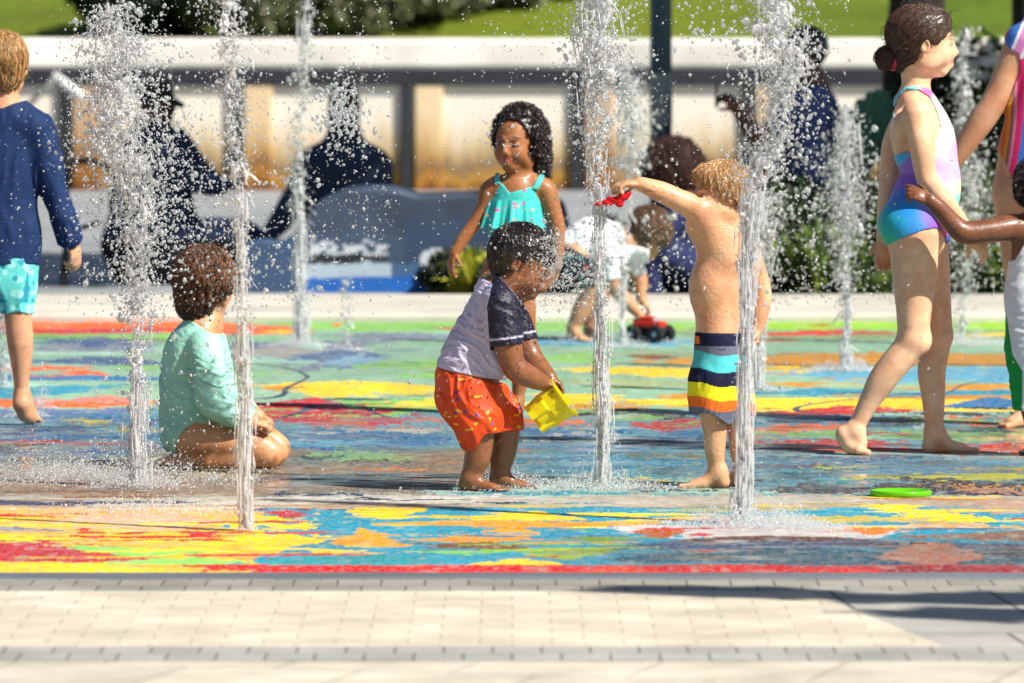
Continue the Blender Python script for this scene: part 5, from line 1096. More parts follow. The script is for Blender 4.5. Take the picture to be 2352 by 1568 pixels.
# ---------- boy in navy at the left edge
def navy_boy():
    F = Fig(976, 'boy in a navy long sleeved shirt and teal shorts walking away beside the leftmost jet', x0=20)
    F.head((6, 150, 0), (.12, .04, .99), (0, -1, 0), 150)
    F.chain([(6, 205, -4, 31), (8, 240, -4, 34)], 18)
    F.chain([(8, 262, 0, 40, .9), (8, 300, 0, 74, .6), (8, 380, 0, 80, .6), (8, 470, 0, 70, .65), (8, 560, 0, 76, .65)], 22)
    F.chain([(70, 290, 0, 40), (84, 300, 0, 37), (104, 360, -4, 33), (120, 425, -8, 28), (146, 490, -10, 24), (168, 552, -16, 17)], 16, 'arm')
    F.hand((168, 552, -16), (.18, 1, .0), (-.8, .2, .55), 82, (.35, .45, .6, .75), 1, .06, 'hand', .3)
    F.chain([(-56, 290, 0, 40), (-100, 400, 0, 30), (-120, 540, 20, 18)], 16, 'arm')
    F.chain([(42, 580, 0, 44), (42, 700, -6, 33), (43, 735, -8, 31), (47, 785, -10, 30), (49, 835, -8, 23), (49, 885, -4, 17), (50, 905, -2, 18)], 14, 'leg')
    F.chain([(50, 905, -2, 18), (50, 926, -8, 19)], 8, 'leg'); F.chain([(50, 926, -8, 18), (58, 950, 6, 19, 1.0), (68, 962, 22, 15, 1.0)], 10, 'leg'); F.chain([(52, 908, 2, 17), (70, 950, 20, 15)], 10, 'leg')
    for i in range(5): F.chain([(56 + i * 7, 962, 24, 6), (60 + i * 7.5, 968, 38, 5.5)], 3, 'leg')
    F.chain([(-30, 580, 0, 44), (-34, 720, 30, 32), (-40, 800, 10, 30), (-44, 920, -20, 18)], 14, 'leg'); F.foot((-44, 925, -20), (.1, 1), 120, 48, 'leg')
    F.build('body', ('body', 'arm', 'hand', 'leg'), M_SKIN, lambda V: F.face_color(V, (.60, .31, .17), LIP_L), box=((-160, 60, -200), (300, 990, 250)))
    def cm(P, d):
        d = d - 6 + wr(P, 4.5, 42, 3, (.95, .12, .3))
        cut = poly_sdf(P[:, :2], [(-160, 240), (-20, 242), (8, 248), (36, 236), (60, 230), (230, 300), (200, 530), (184, 560), (160, 574), (130, 560), (120, 606), (-160, 606)])
        return np.maximum(d, cut)
    F.chain([(8, 540, 0, 78, .65), (8, 640, 0, 80, .65)], 10, 'shirt'); F.chain([(146, 500, -10, 27), (160, 548, -14, 26)], 8, 'shirt')
    F.build('shirt', ('body', 'arm', 'shirt'), M_CLOTH, (.010, .028, .095), mod=cm, box=((-160, 200, -200), (300, 640, 250)))
    F.chain([(8, 600, 0, 76, .7), (8, 640, 0, 78, .7)], 16, 'sh'); F.chain([(36, 620, 0, 46), (38, 735, -4, 40)], 20, 'sh'); F.chain([(-28, 620, 0, 46), (-32, 735, 10, 40)], 20, 'sh')
    def c2(P, d):
        d = d + wr(P, 4, 36, 6, (1, .1, .2)); return np.maximum(np.maximum(d, P[:, 1] - 717 - 3 * np.sin(P[:, 0] / 9)), 590 - P[:, 1])
    def cc(V):
        C = np.tile([.12, .60, .55], (len(V), 1)); a = noise(V / 16, 8); C[a > .25] = (.35, .78, .72); b = noise(V / 13 + 40, 4); C[b > .42] = (.03, .28, .38); return C
    F.build('shorts', ('sh',), M_CLOTH, cc, mod=c2, box=((-160, 580, -200), (300, 730, 250)))
    F.ell((6, 138, -4), (52, 62, 60), 12, 'hair'); F.ell((6, 172, -18), (43, 38, 44), 14, 'hair')
    def hm(P, d): return np.maximum(np.maximum(d + 2.5 * noise(P / np.array([6, 20, 6]), 3), P[:, 1] - 206), 12 - 2.0 * P[:, 1] + 0 * P[:, 0] - 400)
    def fl(P):
        v = P - np.array([0, 100, -20.]); v /= np.linalg.norm(v, axis=1)[:, None] + 1e-6; return v * .4 + np.array([0, .8, 0])
    hair(F, 'hair', (.30, .15, .05), [dict(n=3200, steps=7, step=6.5, flow=fl, rad=.9, wild=.16, lift=2.0, curl=.8, freq=.1, colvar=.5, col=(.42, .23, .085))], M_HAIR, capmod=hm)

# ---------- girl in the aqua swimsuit
def aqua_girl():
    F = Fig(951, 'curly haired girl in an aqua ruffled swimsuit standing behind the boy with the bucket', x0=1180)
    F.head((1185, 327, 0), (-.40, .03, -.9), (.03, -1, 0), 142, wide=.92)
    F.chain([(1196, 378, 6, 27), (1194, 410, 6, 26), (1190, 432, 4, 32)], 18)
    F.chain([(1186, 430, 2, 34, .9), (1184, 458, 0, 56, .68), (1182, 500, 0, 58, .7), (1176, 555, 0, 50, .75), (1168, 610, 0, 55, .8), (1165, 650, 0, 56, .8)], 22)
    F.chain([(1230, 424, 0, 24), (1254, 438, 0, 25), (1268, 480, -2, 21), (1280, 520, -4, 18), (1281, 570, -8, 16), (1276, 612, -14, 14)], 14, 'arm')
    F.hand((1276, 612, -14), (-.30, 1, .0), (-.7, .1, .6), 72, (.3, .4, .5, .5), -1, .06, 'hand', .3)
    F.chain([(1142, 424, 0, 22), (1122, 438, 2, 21), (1112, 475, 4, 18), (1092, 510, 2, 16), (1062, 550, -4, 15), (1044, 580, -8, 12.5)], 14, 'arm')
    F.hand((1044, 580, -8), (-.30, 1, -.1), (.8, .25, .5), 64, (.35, .5, .7, .8), 1, .05, 'hand', .3)
    F.chain([(1140, 650, 0, 42), (1128, 720, 0, 32), (1122, 780, 0, 27), (1124, 850, 0, 22), (1128, 912, 0, 14)], 14, 'leg'); F.foot((1128, 918, 0), (-.5, -.9), 96, 31, 'leg', 1, 13)
    F.chain([(1186, 650, 0, 42), (1200, 720, 0, 31), (1203, 780, 0, 26), (1198, 840, 0, 23), (1190, 912, 0, 14)], 14, 'leg'); F.foot((1190, 918, 0), (-.35, -.9), 96, 31, 'leg', -1, 13)
    F.build('body', ('body', 'arm', 'hand', 'leg'), M_SKIN, lambda V: F.face_color(V, SK_AQUA, (.42, .10, .07)), hm=.0025); F.build_eyes()
    AQ = (.05, .56, .50)
    def cc(V):
        C = np.tile(AQ, (len(V), 1)).astype(float); r = np.random.default_rng(5)
        for i in range(26):
            c = (r.uniform(1110, 1250), r.uniform(425, 600)); m = (((V[:, 0] - c[0]) / 5) ** 2 + ((V[:, 1] - c[1]) / 3.2) ** 2 < 1) ; C[m] = (.62, .05, .30) if i % 2 else (.5, .4, .2)
        return C
    def cm(P, d):
        cut = poly_sdf(P[:, :2], [(1118, 452), (1128, 436), (1141, 412), (1139, 390), (1147, 390), (1150, 416), (1171, 442), (1226, 426), (1244, 396), (1252, 400), (1234, 432), (1240, 460), (1250, 490), (1245, 600), (1205, 640), (1180, 668), (1150, 668), (1132, 600), (1116, 540)])
        return np.maximum(d - 3 + wr(P, 1.6, 26, 2), cut)
    F.build('swimsuit', ('body',), M_SWIM, cc, mod=cm)
    st = [[(1136, 420), (1138, 384), (1146, 384), (1148, 422)], [(1222, 432), (1244, 392), (1254, 396), (1236, 436)]]
    for g_ in st: F.build('strap', ('body', 'arm'), M_SWIM, AQ, mod=lambda P, d: np.maximum(np.maximum(d - 4, poly_sdf(P[:, :2], g_)), P[:, 2] - 12), hm=.002, box=((g_[0][0] - 20, 370, -80), (g_[2][0] + 20, 445, 30)))
    n, m = 160, 22; V = []
    for j in range(m):
        t = j / (m - 1); ph = np.arange(n) / n * 2 * np.pi; wv = (2 + 9 * t) * (np.sin(ph * 11 + 1.2 * np.sin(ph * 2)) * .7 + .3 * np.sin(ph * 23 + 2))
        rx = 60 + 13 * t + wv * .6; ry = 43 + 12 * t + wv; V.append(np.stack([1181 + rx * np.cos(ph) - 4 * t, 458 + 62 * t + 3 * np.sin(ph * 11) * t + 0 * ph, ry * np.sin(ph)], 1))
        V[-1][:, 1] += -14 * (np.cos(ph) > 0) * (1 - t) * 0
    V = np.concatenate(V); i = np.arange(m - 1)[:, None] * n; j = np.arange(n)[None]; j2 = (j + 1) % n
    q = np.stack([i + j, i + j2, i + n + j2, i + n + j], -1).reshape(-1, 4)
    mesh_obj('ruffle', F.w(V), q, M_SWIM, F.root, cc(V))
    F.ell((1202, 304, 10), (50, 50, 54), 12, 'hair'); F.ell((1230, 326, 24), (20, 44, 34), 16, 'hair'); F.ell((1240, 368, 28), (17, 38, 28), 16, 'hair'); F.ell((1194, 266, 0), (38, 22, 44), 12, 'hair')
    def hm(P, d):
        q = (P - F.hc) @ F.hR / F.hH
        face = np.sqrt(((q[:, 0] + .02) / .34) ** 2 + ((q[:, 2] + .06) / .45) ** 2) - 1
        face = np.where(q[:, 1] > -.02, face * 40, 40 + 0 * face)
        ear = np.linalg.norm((P - F.P(-.36, .02, -.05)) / np.array([1, 1.2, 1.]), axis=1) - 19
        return np.maximum(np.maximum(d + 4 * noise(P / 9, 3), -face), -ear)
    def fl(P):
        v = P - np.array([1180, 325, -25.]); v /= np.linalg.norm(v, axis=1)[:, None] + 1e-6; return v * .5 + np.array([.28, .55, .25])
    hair(F, 'hair', (.014, .008, .006), [dict(n=2800, steps=9, step=4, mask=lambda V: ((V - F.hc) @ F.hR / F.hH)[:, 1] < .12, flow=fl, rad=.95, wild=.5, lift=5, curl=5, freq=.32, colvar=.6, col=(.03, .015, .010)),
        dict(n=700, steps=18, step=5, flow=lambda P: np.tile([.12, 1, .1], (len(P), 1)), rad=.95, wild=.3, lift=6, curl=5, freq=.3, colvar=.6, col=(.028, .014, .01), seed=8, mask=lambda V: (V[:, 0] > 1226) & (V[:, 1] > 300))], M_HAIR, capmod=hm)

# ---------- boy bending over the toy truck
def bending_boy():
    F = Fig(782, 'boy in white shirt and dark patterned shorts bent over a toy truck', x0=1330)
    F.head((1484, 540, 0), (.50, .84, -.10), (.84, -.50, 0), 118)
    F.chain([(1458, 545, 0, 25), (1432, 554, 0, 29)], 16)
    F.chain([(1322, 570, 0, 42, 1.1), (1360, 552, 0, 50, 1.0), (1400, 558, 0, 46, 1.1), (1425, 562, 0, 36, 1.4)], 22)
    F.chain([(1318, 596, -30, 40), (1352, 655, -34, 28), (1352, 680, -34, 24), (1334, 715, -32, 22), (1316, 750, -30, 14)], 14, 'leg'); F.foot((1316, 752, -30), (.5, -.8), 82, 28, 'leg', 1, 13)
    F.chain([(1330, 596, 30, 40), (1374, 655, 30, 28), (1376, 680, 30, 24), (1364, 715, 30, 21), (1356, 752, 30, 14)], 14, 'leg'); F.foot((1356, 754, 30), (.8, -.5), 82, 27, 'leg', -1, 13)
    F.chain([(1412, 586, -42, 26), (1408, 640, -54, 22), (1412, 658, -54, 19), (1440, 692, -44, 16), (1462, 716, -30, 11)], 12, 'arm'); F.hand((1462, 714, -30), (.55, .8, .1), (-.2, .5, .6), 50, (.5, .7, .8, .8), 1, .1, 'arm', .4)
    F.chain([(1440, 575, 40, 24), (1462, 625, 46, 20), (1472, 650, 44, 17), (1474, 690, 36, 12)], 12, 'arm'); F.hand((1476, 692, 34), (.6, .75, -.1), (-.3, .6, -.2), 50, (.5, .7, .8, .8), -1, .1, 'arm', .4)
    F.build('body', ('body', 'leg', 'arm'), M_SKIN, lambda V: F.face_color(V, (.55, .27, .13), LIP_L), hm=.0045); F.build_eyes(closed=.4)
    F.ell((1380, 585, 0), (40, 40, 50), 24, 'shirt')
    def cm(P, d):
        d = d - 4 + wr(P, 3, 26, 3, (1, .1, .3))
        return np.maximum(d, poly_sdf(P[:, :2], [(1288, 552), (1296, 500), (1424, 480), (1436, 560), (1490, 570), (1490, 628), (1455, 636), (1436, 600), (1428, 636), (1392, 642), (1380, 628), (1340, 590), (1300, 570)]))
    F.build('shirt', ('body', 'arm', 'shirt'), M_WETCLOTH, (.85, .86, .90), mod=cm, hm=.0045)
    def c2(P, d):
        d = d - 5 + wr(P, 2, 26, 7); return np.maximum(d, poly_sdf(P[:, :2], [(1270, 545), (1300, 560), (1345, 585), (1398, 625), (1392, 652), (1330, 660), (1300, 640), (1270, 620)]))
    def cc(V):
        C = np.tile([.015, .02, .03], (len(V), 1)); a = noise(V / 12, 8); C[a > .4] = (.03, .18, .18); C[a < -.55] = (.4, .10, .08); return C
    F.build('shorts', ('body', 'leg'), M_CLOTH, cc, mod=c2, hm=.0045)
    F.ell((1488, 528, 0), (44, 48, 46), 10, 'hair'); F.ell((1472, 524, 0), (26, 34, 38), 10, 'hair')
    def hm(P, d):
        return np.maximum(d + 3 * noise(P / 8, 3), poly_sdf(P[:, :2], [(1430, 440), (1560, 440), (1545, 550), (1520, 562), (1498, 546), (1482, 554), (1472, 578), (1450, 572), (1435, 540)]))
    hair(F, 'hair', (.09, .042, .02), [dict(n=1600, steps=8, step=5, flow=lambda P: np.tile([.35, .8, 0], (len(P), 1)), rad=1.1, wild=.3, lift=3, curl=1.5, freq=.15, colvar=.5, col=(.14, .07, .03))], M_WETHAIR, capmod=hm, h=2.4)

# ---------- woman / teen at the right edge
def stripe_girl():
    F = Fig(978, 'tall girl in a striped pink, blue and yellow swimsuit cut off by the right edge', x0=2390)
    F.head((2400, -70, 0), (-.7, .1, -.5), (0, -1, 0), 165)
    F.chain([(2400, -10, 0, 34), (2400, 40, 0, 40)], 20)
    F.chain([(2400, 75, 0, 46, 1.0), (2392, 120, 0, 66, .8), (2395, 200, 0, 68, .8), (2394, 270, 0, 78, .8), (2392, 350, 0, 97, .8), (2390, 430, 0, 108, .85)], 26)
    F.chain([(2352, 98, 0, 44), (2330, 140, -2, 38), (2300, 205, -6, 33), (2272, 250, -10, 30), (2250, 282, -8, 30), (2205, 350, 0, 22), (2175, 395, 10, 16)], 16, 'arm')
    F.hand((2175, 395, 10), (-.5, .85, 0), (.5, .3, .8), 86, (.3, .4, .5, .6), 1, .1, 'arm')
    F.chain([(2450, 100, 0, 40), (2490, 240, 0, 30), (2500, 380, 0, 20)], 16, 'arm')
    F.chain([(2345, 450, 0, 62), (2352, 600, 0, 50), (2362, 730, 0, 36), (2370, 820, 6, 28), (2360, 920, 10, 16), (2358, 935, 10, 15)], 20, 'leg'); F.foot((2358, 936, 10), (-.6, -.8), 140, 42, 'leg', 1, 17)
    F.chain([(2440, 450, 0, 62), (2440, 730, 0, 40), (2440, 930, 0, 18)], 20, 'leg'); F.foot((2440, 936, 0), (-.3, -.9), 140, 42, 'leg', -1, 17)
    bx = ((2130, -170, -200), (2520, 990, 220))
    F.build('body', ('body', 'arm', 'leg'), M_SKIN, lambda V: F.face_color(V, (.60, .30, .17), LIP_L), box=bx, hm=.004)
    cols = [(.62, .12, .02), (.70, .30, .02), (.35, .12, .12), (.78, .25, .40), (.72, .02, .14), (.72, .02, .14), (.05, .16, .50), (.05, .16, .50), (.05, .16, .50), (.8, .78, .85), (.62, .22, .50), (.62, .22, .50), (.62, .22, .50), (.8, .8, .8), (.80, .50, .03), (.6, .2, .15)]
    def cc(V):
        w = 70 + 30 * np.clip((V[:, 1] - 120) / 300, 0, 1); lx = V[:, 0] - (2394 - w - 8)
        u = lx / 6.5 + .8 * np.sin(V[:, 1] / 60); up = V[:, 1] < 135
        u = np.where(up, (V[:, 0] - 2300) / 7 + (V[:, 1] - 60) / 16 + 3, u)
        return np.array(cols)[np.clip(u, 0, None).astype(int) % len(cols)]
    def cm(P, d):
        return np.maximum(d - 3, poly_sdf(P[:, :2], [(2312, 108), (2300, 60), (2340, 20), (2378, 30), (2378, 60), (2420, 60), (2520, 30), (2520, 520), (2380, 480), (2340, 440), (2310, 385), (2292, 345), (2300, 280), (2318, 220), (2340, 160), (2336, 126)]))
    F.build('swimsuit', ('body', 'arm'), M_SWIM, cc, mod=lambda P, d: cm(P, d), box=bx, hm=.004)
    F.ell((2405, -90, 0), (70, 72, 66), 12, 'hair'); hair(F, 'hair', (.1, .05, .02), [dict(n=300, steps=8, step=8, flow=lambda P: np.tile([.1, 1, .2], (len(P), 1)), rad=1.2, lift=3)], M_HAIR, h=5)

# ---------- boy at the right edge grasping the girl's arm
def green_shorts_boy():
    F = Fig(1047, 'small boy in grey and white tank top and green shorts, arm outstretched', x0=2380)
    F.head((2396, 432, 0), (-.35, .05, .93), (0, -1, 0), 132, wide=1.02)
    F.chain([(2392, 480, 0, 30), (2390, 512, 0, 32)], 16)
    F.chain([(2390, 525, 0, 44, .9), (2390, 560, 0, 66, .7), (2388, 640, 0, 70, .75), (2388, 720, 0, 72, .8), (2388, 770, 0, 72, .85)], 22)
    F.chain([(2350, 528, 0, 34), (2322, 522, -18, 32), (2270, 528, -44, 27), (2212, 532, -60, 27), (2185, 512, -66, 23), (2152, 476, -78, 20), (2132, 458, -84, 17)], 18, 'arm')
    F.hand((2132, 458, -84), (-.85, -.42, -.1), (-.15, .55, .75), 78, (.35, .5, .7, .8), -1, .16, 'arm', .2)
    F.chain([(2430, 530, 0, 32), (2460, 620, 0, 26), (2470, 700, 0, 18)], 16, 'arm')
    F.chain([(2362, 790, 0, 44), (2372, 930, 0, 30), (2376, 960, 0, 26), (2374, 1000, 0, 18)], 14, 'leg'); F.foot((2374, 1008, 0), (-.2, .95), 100, 38, 'leg')
    F.chain([(2420, 790, 0, 44), (2424, 930, 0, 30), (2424, 1008, 0, 17)], 14, 'leg'); F.foot((2424, 1010, 0), (-.1, .95), 100, 36, 'leg')
    bx = ((2080, 350, -200), (2500, 1060, 200))
    F.build('body', ('body', 'arm', 'leg'), M_WETSKIN, lambda V: F.face_color(V, (.17, .058, .024), (.2, .06, .04)), box=bx, hm=.0035)
    def cm(P, d):
        d = d - 5 + wr(P, 3, 40, 3)
        return np.maximum(d, poly_sdf(P[:, :2], [(2352, 495), (2440, 495), (2500, 540), (2500, 860), (2350, 860), (2322, 810), (2308, 700), (2299, 600), (2302, 602), (2330, 596), (2348, 560), (2352, 520)]))
    def cc(V): C = np.tile([.74, .74, .78], (len(V), 1)); C[V[:, 1] < 558] = (.16, .18, .23); C[np.abs(V[:, 1] - 558) < 3] = (.1, .1, .13); return C
    F.chain([(2388, 690, 0, 78, .9), (2392, 830, 0, 84, .9)], 12, 'shirt')
    F.build('tank_top', ('body', 'shirt'), M_CLOTH, cc, mod=cm, box=bx)
    F.chain([(2386, 730, 0, 76, .85), (2386, 800, 0, 76, .85)], 12, 'sh'); F.chain([(2362, 800, 0, 50), (2366, 925, 0, 44)], 18, 'sh'); F.chain([(2420, 800, 0, 50), (2424, 925, 0, 44)], 18, 'sh')
    def c2(P, d): return np.maximum(np.maximum(d + wr(P, 2.5, 30, 5), P[:, 1] - 942), 700 - P[:, 1])
    def c3(V): C = np.tile([.01, .30, .06], (len(V), 1)); C[(V[:, 0] > 2345) & (V[:, 1] > 845) & (V[:, 0] < 2362)] = (.7, .72, .7); return C
    F.build('shorts', ('sh',), M_CLOTH, c3, mod=c2, box=bx)
    F.ell((2396, 412, 0), (64, 56, 62), 12, 'hair'); F.ell((2392, 440, -16), (60, 40, 46), 12, 'hair')
    hair(F, 'hair', (.012, .008, .007), [dict(n=2600, steps=8, step=2.5, flow=lambda P: P - np.array([2396, 420, 0.]), rad=.8, wild=30., lift=3, curl=2.5, freq=.6, colvar=.5, col=(.02, .013, .011))], M_HAIR,
         capmod=lambda P, d: np.maximum(d + 3 * noise(P / 5, 3), P[:, 1] - 486))

# ---------- grown-ups on the far side
def capped_adult():
    F = Fig(0, 'seated adult in black with a peaked cap, in profile behind the tallest left jet', x0=370, d=33.2)
    F.head((362, 232, 0), (.96, .18, -.2), (.1, -1, 0), 100)
    F.chain([(350, 268, 0, 30), (345, 300, 0, 36)], 20)
    F.chain([(345, 310, 0, 48, 1.4), (345, 370, 0, 78, 1.1), (345, 450, 0, 96, 1.0), (360, 540, 0, 100, 1.0), (370, 580, 0, 96, 1.0)], 30)
    F.chain([(372, 330, -60, 40), (432, 400, -70, 34), (495, 425, -50, 24), (520, 420, -20, 18)], 18)
    F.chain([(400, 330, 60, 38), (450, 390, 60, 30), (505, 430, 40, 20)], 18)
    F.chain([(390, 570, -50, 60), (500, 540, -50, 44), (535, 560, -50, 38), (560, 690, -50, 26)], 24)
    F.chain([(390, 570, 50, 60), (520, 545, 50, 44), (575, 560, 50, 38), (590, 690, 50, 26)], 24)
    F.chain([(300, 560, 0, 70), (330, 640, 0, 60)], 30)
    F.build('body', ('body',), M_CLOTH, lambda V: np.where((V[:, 1] < 292)[:, None], (.07, .035, .025), np.where((V[:, 1] < 545)[:, None], (.02, .03, .075), (.012, .012, .016))), hm=.012)
    F.ell((356, 212, 0), (42, 36, 40), 6, 'cap'); F.chain([(385, 226, 0, 12, 2.0), (418, 242, 0, 7, 2.4)], 8, 'cap')
    F.build('cap', ('cap',), M_CLOTH, (.012, .012, .014), hm=.008)
def broad_adult():
    F = Fig(0, 'broad shouldered adult in dark navy seen from behind above the blue wall', x0=790, d=37.0)
    F.head((790, 244, 0), (0, .05, 1), (0, -1, 0), 104)
    F.chain([(790, 285, 0, 34), (790, 320, 0, 40)], 20)
    F.chain([(790, 370, 0, 58, .8), (792, 420, 0, 88, .6), (792, 470, 0, 88, .6), (792, 540, 0, 90, .7)], 34); F.chain([(738, 378, 0, 46), (842, 378, 0, 46)], 24)
    F.chain([(722, 385, 0, 44), (690, 440, -10, 36), (650, 500, -30, 28), (618, 540, -40, 20)], 20)
    F.chain([(862, 385, 0, 40), (868, 450, 0, 36), (850, 520, 20, 28)], 20)
    F.build('body', ('body',), M_CLOTH, lambda V: np.where((V[:, 1] < 296)[:, None], (.06, .04, .03), (.03, .045, .08)), hm=.012)
    F.ell((790, 232, 0), (36, 42, 38), 6, 'hair'); F.build('hair', ('hair',), M_HAIR, (.012, .009, .009), hm=.008, mod=lambda P, d: d + 2 * noise(P / 6, 3))
def blue_adult():
    F = Fig(0, 'man in a blue shirt in the green chair, holding up a phone', x0=1850, d=32.6)
    F.head((1842, 128, 0), (-.9, .2, -.1), (0, -1, 0), 122)
    F.chain([(1852, 170, 0, 34), (1855, 205, 0, 40)], 20)
    F.chain([(1856, 215, 0, 50, 1.3), (1850, 265, 0, 74, 1.2), (1856, 340, 0, 74, 1.2), (1866, 430, 0, 76, 1.2), (1870, 480, 0, 76, 1.2)], 30)
    F.chain([(1818, 235, -80, 36), (1780, 290, -100, 30), (1752, 340, -110, 26), (1720, 290, -110, 22), (1690, 245, -110, 17)], 18, 'arm')
    F.hand((1692, 248, -110), (-.6, -.6, 0), (-.5, .2, .5), 74, (.8, .9, 1, 1), 1, .0, 'arm')
    F.chain([(1830, 240, 80, 34), (1800, 330, 90, 28), (1760, 380, 60, 20)], 18, 'arm')
    F.chain([(1860, 480, -46, 56), (1760, 470, -50, 44), (1722, 480, -50, 40), (1715, 600, -50, 28), (1710, 670, -50, 20)], 24)
    F.chain([(1860, 480, 46, 56), (1780, 470, 50, 44), (1742, 480, 50, 40), (1745, 600, 50, 28), (1740, 670, 50, 20)], 24)
    F.build('body', ('body', 'arm'), M_SKIN, (.12, .045, .025), hm=.009)
    def cm(P, d): return np.maximum(d - 6 + wr(P, 4, 50, 3), poly_sdf(P[:, :2], [(1780, 200), (1850, 196), (1890, 196), (1960, 260), (1960, 470), (1780, 470), (1770, 320), (1764, 260)]))
    F.build('shirt', ('body', 'arm'), M_CLOTH, (.05, .075, .21), mod=cm, hm=.009)
    F.build('shorts', ('body',), M_CLOTH, (.02, .03, .10), mod=lambda P, d: np.maximum(d - 6, poly_sdf(P[:, :2], [(1670, 420), (1790, 420), (1800, 455), (1970, 455), (1970, 560), (1760, 560), (1690, 545)])), hm=.009)
    F.ell((1852, 108, 0), (52, 52, 50), 8, 'hair'); F.build('hair', ('hair',), M_HAIR, (.008, .006, .007), hm=.008, mod=lambda P, d: np.maximum(d + 2 * noise(P / 6, 3), poly_sdf(P[:, :2], [(1780, 40), (1920, 40), (1920, 170), (1880, 180), (1860, 130), (1835, 100), (1800, 96)])))
    mb = MB(); mb.box(np.array(F.w((1642, 216, -110))), (.006, .035, .06), 0, 0, (.01, .012, .014)); 
    o = mb.build('phone', M_PAINT, None, False); props(o, 'black phone held up in the hand of the man in the blue shirt', 'phone')
def brown_adult():
    F = Fig(0, 'adult with big brown hair and navy clothes crouched by the lamp post', x0=1560, d=31.9, )
    F.head((1545, 385, 0), (-.5, .3, .8), (0, -1, 0), 130)
    F.chain([(1560, 430, 0, 36), (1575, 470, 0, 56, 1.2), (1590, 520, 0, 66, 1.2), (1590, 600, 0, 66, 1.2)], 26)
    F.chain([(1560, 480, -70, 34), (1520, 540, -80, 26), (1500, 580, -60, 20)], 16)
    F.chain([(1580, 610, -40, 50), (1500, 580, -46, 40), (1495, 690, -46, 26)], 22); F.chain([(1590, 610, 40, 50), (1530, 580, 46, 40), (1540, 690, 46, 26)], 22)
    F.build('body', ('body',), M_CLOTH, lambda V: np.where((V[:, 1] < 445)[:, None], (.14, .06, .04), (.03, .04, .12)), hm=.01)
    F.ell((1545, 385, 0), (74, 70, 70), 10, 'hair'); F.ell((1595, 420, 0), (40, 50, 50), 20, 'hair')
    hair(F, 'hair', (.05, .024, .02), [dict(n=700, steps=6, step=8, flow=lambda P: np.tile([.1, 1, 0], (len(P), 1)), rad=2, wild=.4, lift=4, curl=3, freq=.2, col=(.05, .024, .02))], M_CLOTH, h=5)

for fn in (girl_rainbow, toddler, bucket_boy, mint_girl, navy_boy, aqua_girl, bending_boy, stripe_girl, green_shorts_boy, capped_adult, broad_adult, blue_adult, brown_adult):
    if not ONLY or fn.__name__ in ONLY:
        import time; _t = time.time(); fn(); print("T", fn.__name__, round(time.time() - _t, 1), flush=True)
# ================================================================== WATER
def water_mat(name, white=.3, clear=.2, rough=.05):
    m = bpy.data.materials.new(name); m.use_nodes = True; n = m.node_tree.nodes; l = m.node_tree.links; out = n['Material Output']; n.remove(n['Principled BSDF'])
    gl = n.new('ShaderNodeBsdfGlass'); gl.inputs['IOR'].default_value = 1.33; gl.inputs['Roughness'].default_value = rough
    tr = n.new('ShaderNodeBsdfTransparent'); df = n.new('ShaderNodeBsdfDiffuse'); df.inputs[0].default_value = (.985, .99, .995, 1); tl = n.new('ShaderNodeBsdfTranslucent'); tl.inputs[0].default_value = (.985, .99, .995, 1)
    gs = n.new('ShaderNodeBsdfGlossy'); gs.inputs['Roughness'].default_value = .18
    a = n.new('ShaderNodeMixShader'); a.inputs[0].default_value = .5; l.new(df.outputs[0], a.inputs[1]); l.new(tl.outputs[0], a.inputs[2])
    b = n.new('ShaderNodeMixShader'); b.inputs[0].default_value = clear; l.new(gl.outputs[0], b.inputs[1]); l.new(tr.outputs[0], b.inputs[2])
    c = n.new('ShaderNodeMixShader'); c.inputs[0].default_value = white; l.new(b.outputs[0], c.inputs[1]); l.new(a.outputs[0], c.inputs[2])
    d = n.new('ShaderNodeMixShader'); d.inputs[0].default_value = .10; l.new(c.outputs[0], d.inputs[1]); l.new(gs.outputs[0], d.inputs[2]); l.new(d.outputs[0], out.inputs[0])
    return m
M_JET = water_mat('jet_water', .66, .93, .08); M_DROP = water_mat('drop_water', .30, .40, .03); M_FOAM = water_mat('foam_water', .5, .8, .1)
def icosphere(sub):
    t = (1 + 5 ** .5) / 2; v = np.array([(-1, t, 0), (1, t, 0), (-1, -t, 0), (1, -t, 0), (0, -1, t), (0, 1, t), (0, -1, -t), (0, 1, -t), (t, 0, -1), (t, 0, 1), (-t, 0, -1), (-t, 0, 1)], float); v /= np.linalg.norm(v[0])
    f = [(0, 11, 5), (0, 5, 1), (0, 1, 7), (0, 7, 10), (0, 10, 11), (1, 5, 9), (5, 11, 4), (11, 10, 2), (10, 7, 6), (7, 1, 8), (3, 9, 4), (3, 4, 2), (3, 2, 6), (3, 6, 8), (3, 8, 9), (4, 9, 5), (2, 4, 11), (6, 2, 10), (8, 6, 7), (9, 8, 1)]
    for _ in range(sub):
        v = list(map(tuple, v)); cache = {}; nf = []
        def mid(a, b):
            k = (min(a, b), max(a, b))
            if k not in cache: p = (np.array(v[a]) + np.array(v[b])) / 2; v.append(tuple(p / np.linalg.norm(p))); cache[k] = len(v) - 1
            return cache[k]
        for a, b, c in f: ab, bc, ca = mid(a, b), mid(b, c), mid(c, a); nf += [(a, ab, ca), (b, bc, ab), (c, ca, bc), (ab, bc, ca)]
        f = nf; v = np.array(v)
    return np.array(v), np.array(f)
ICO = [icosphere(k) for k in (0, 1, 2)]
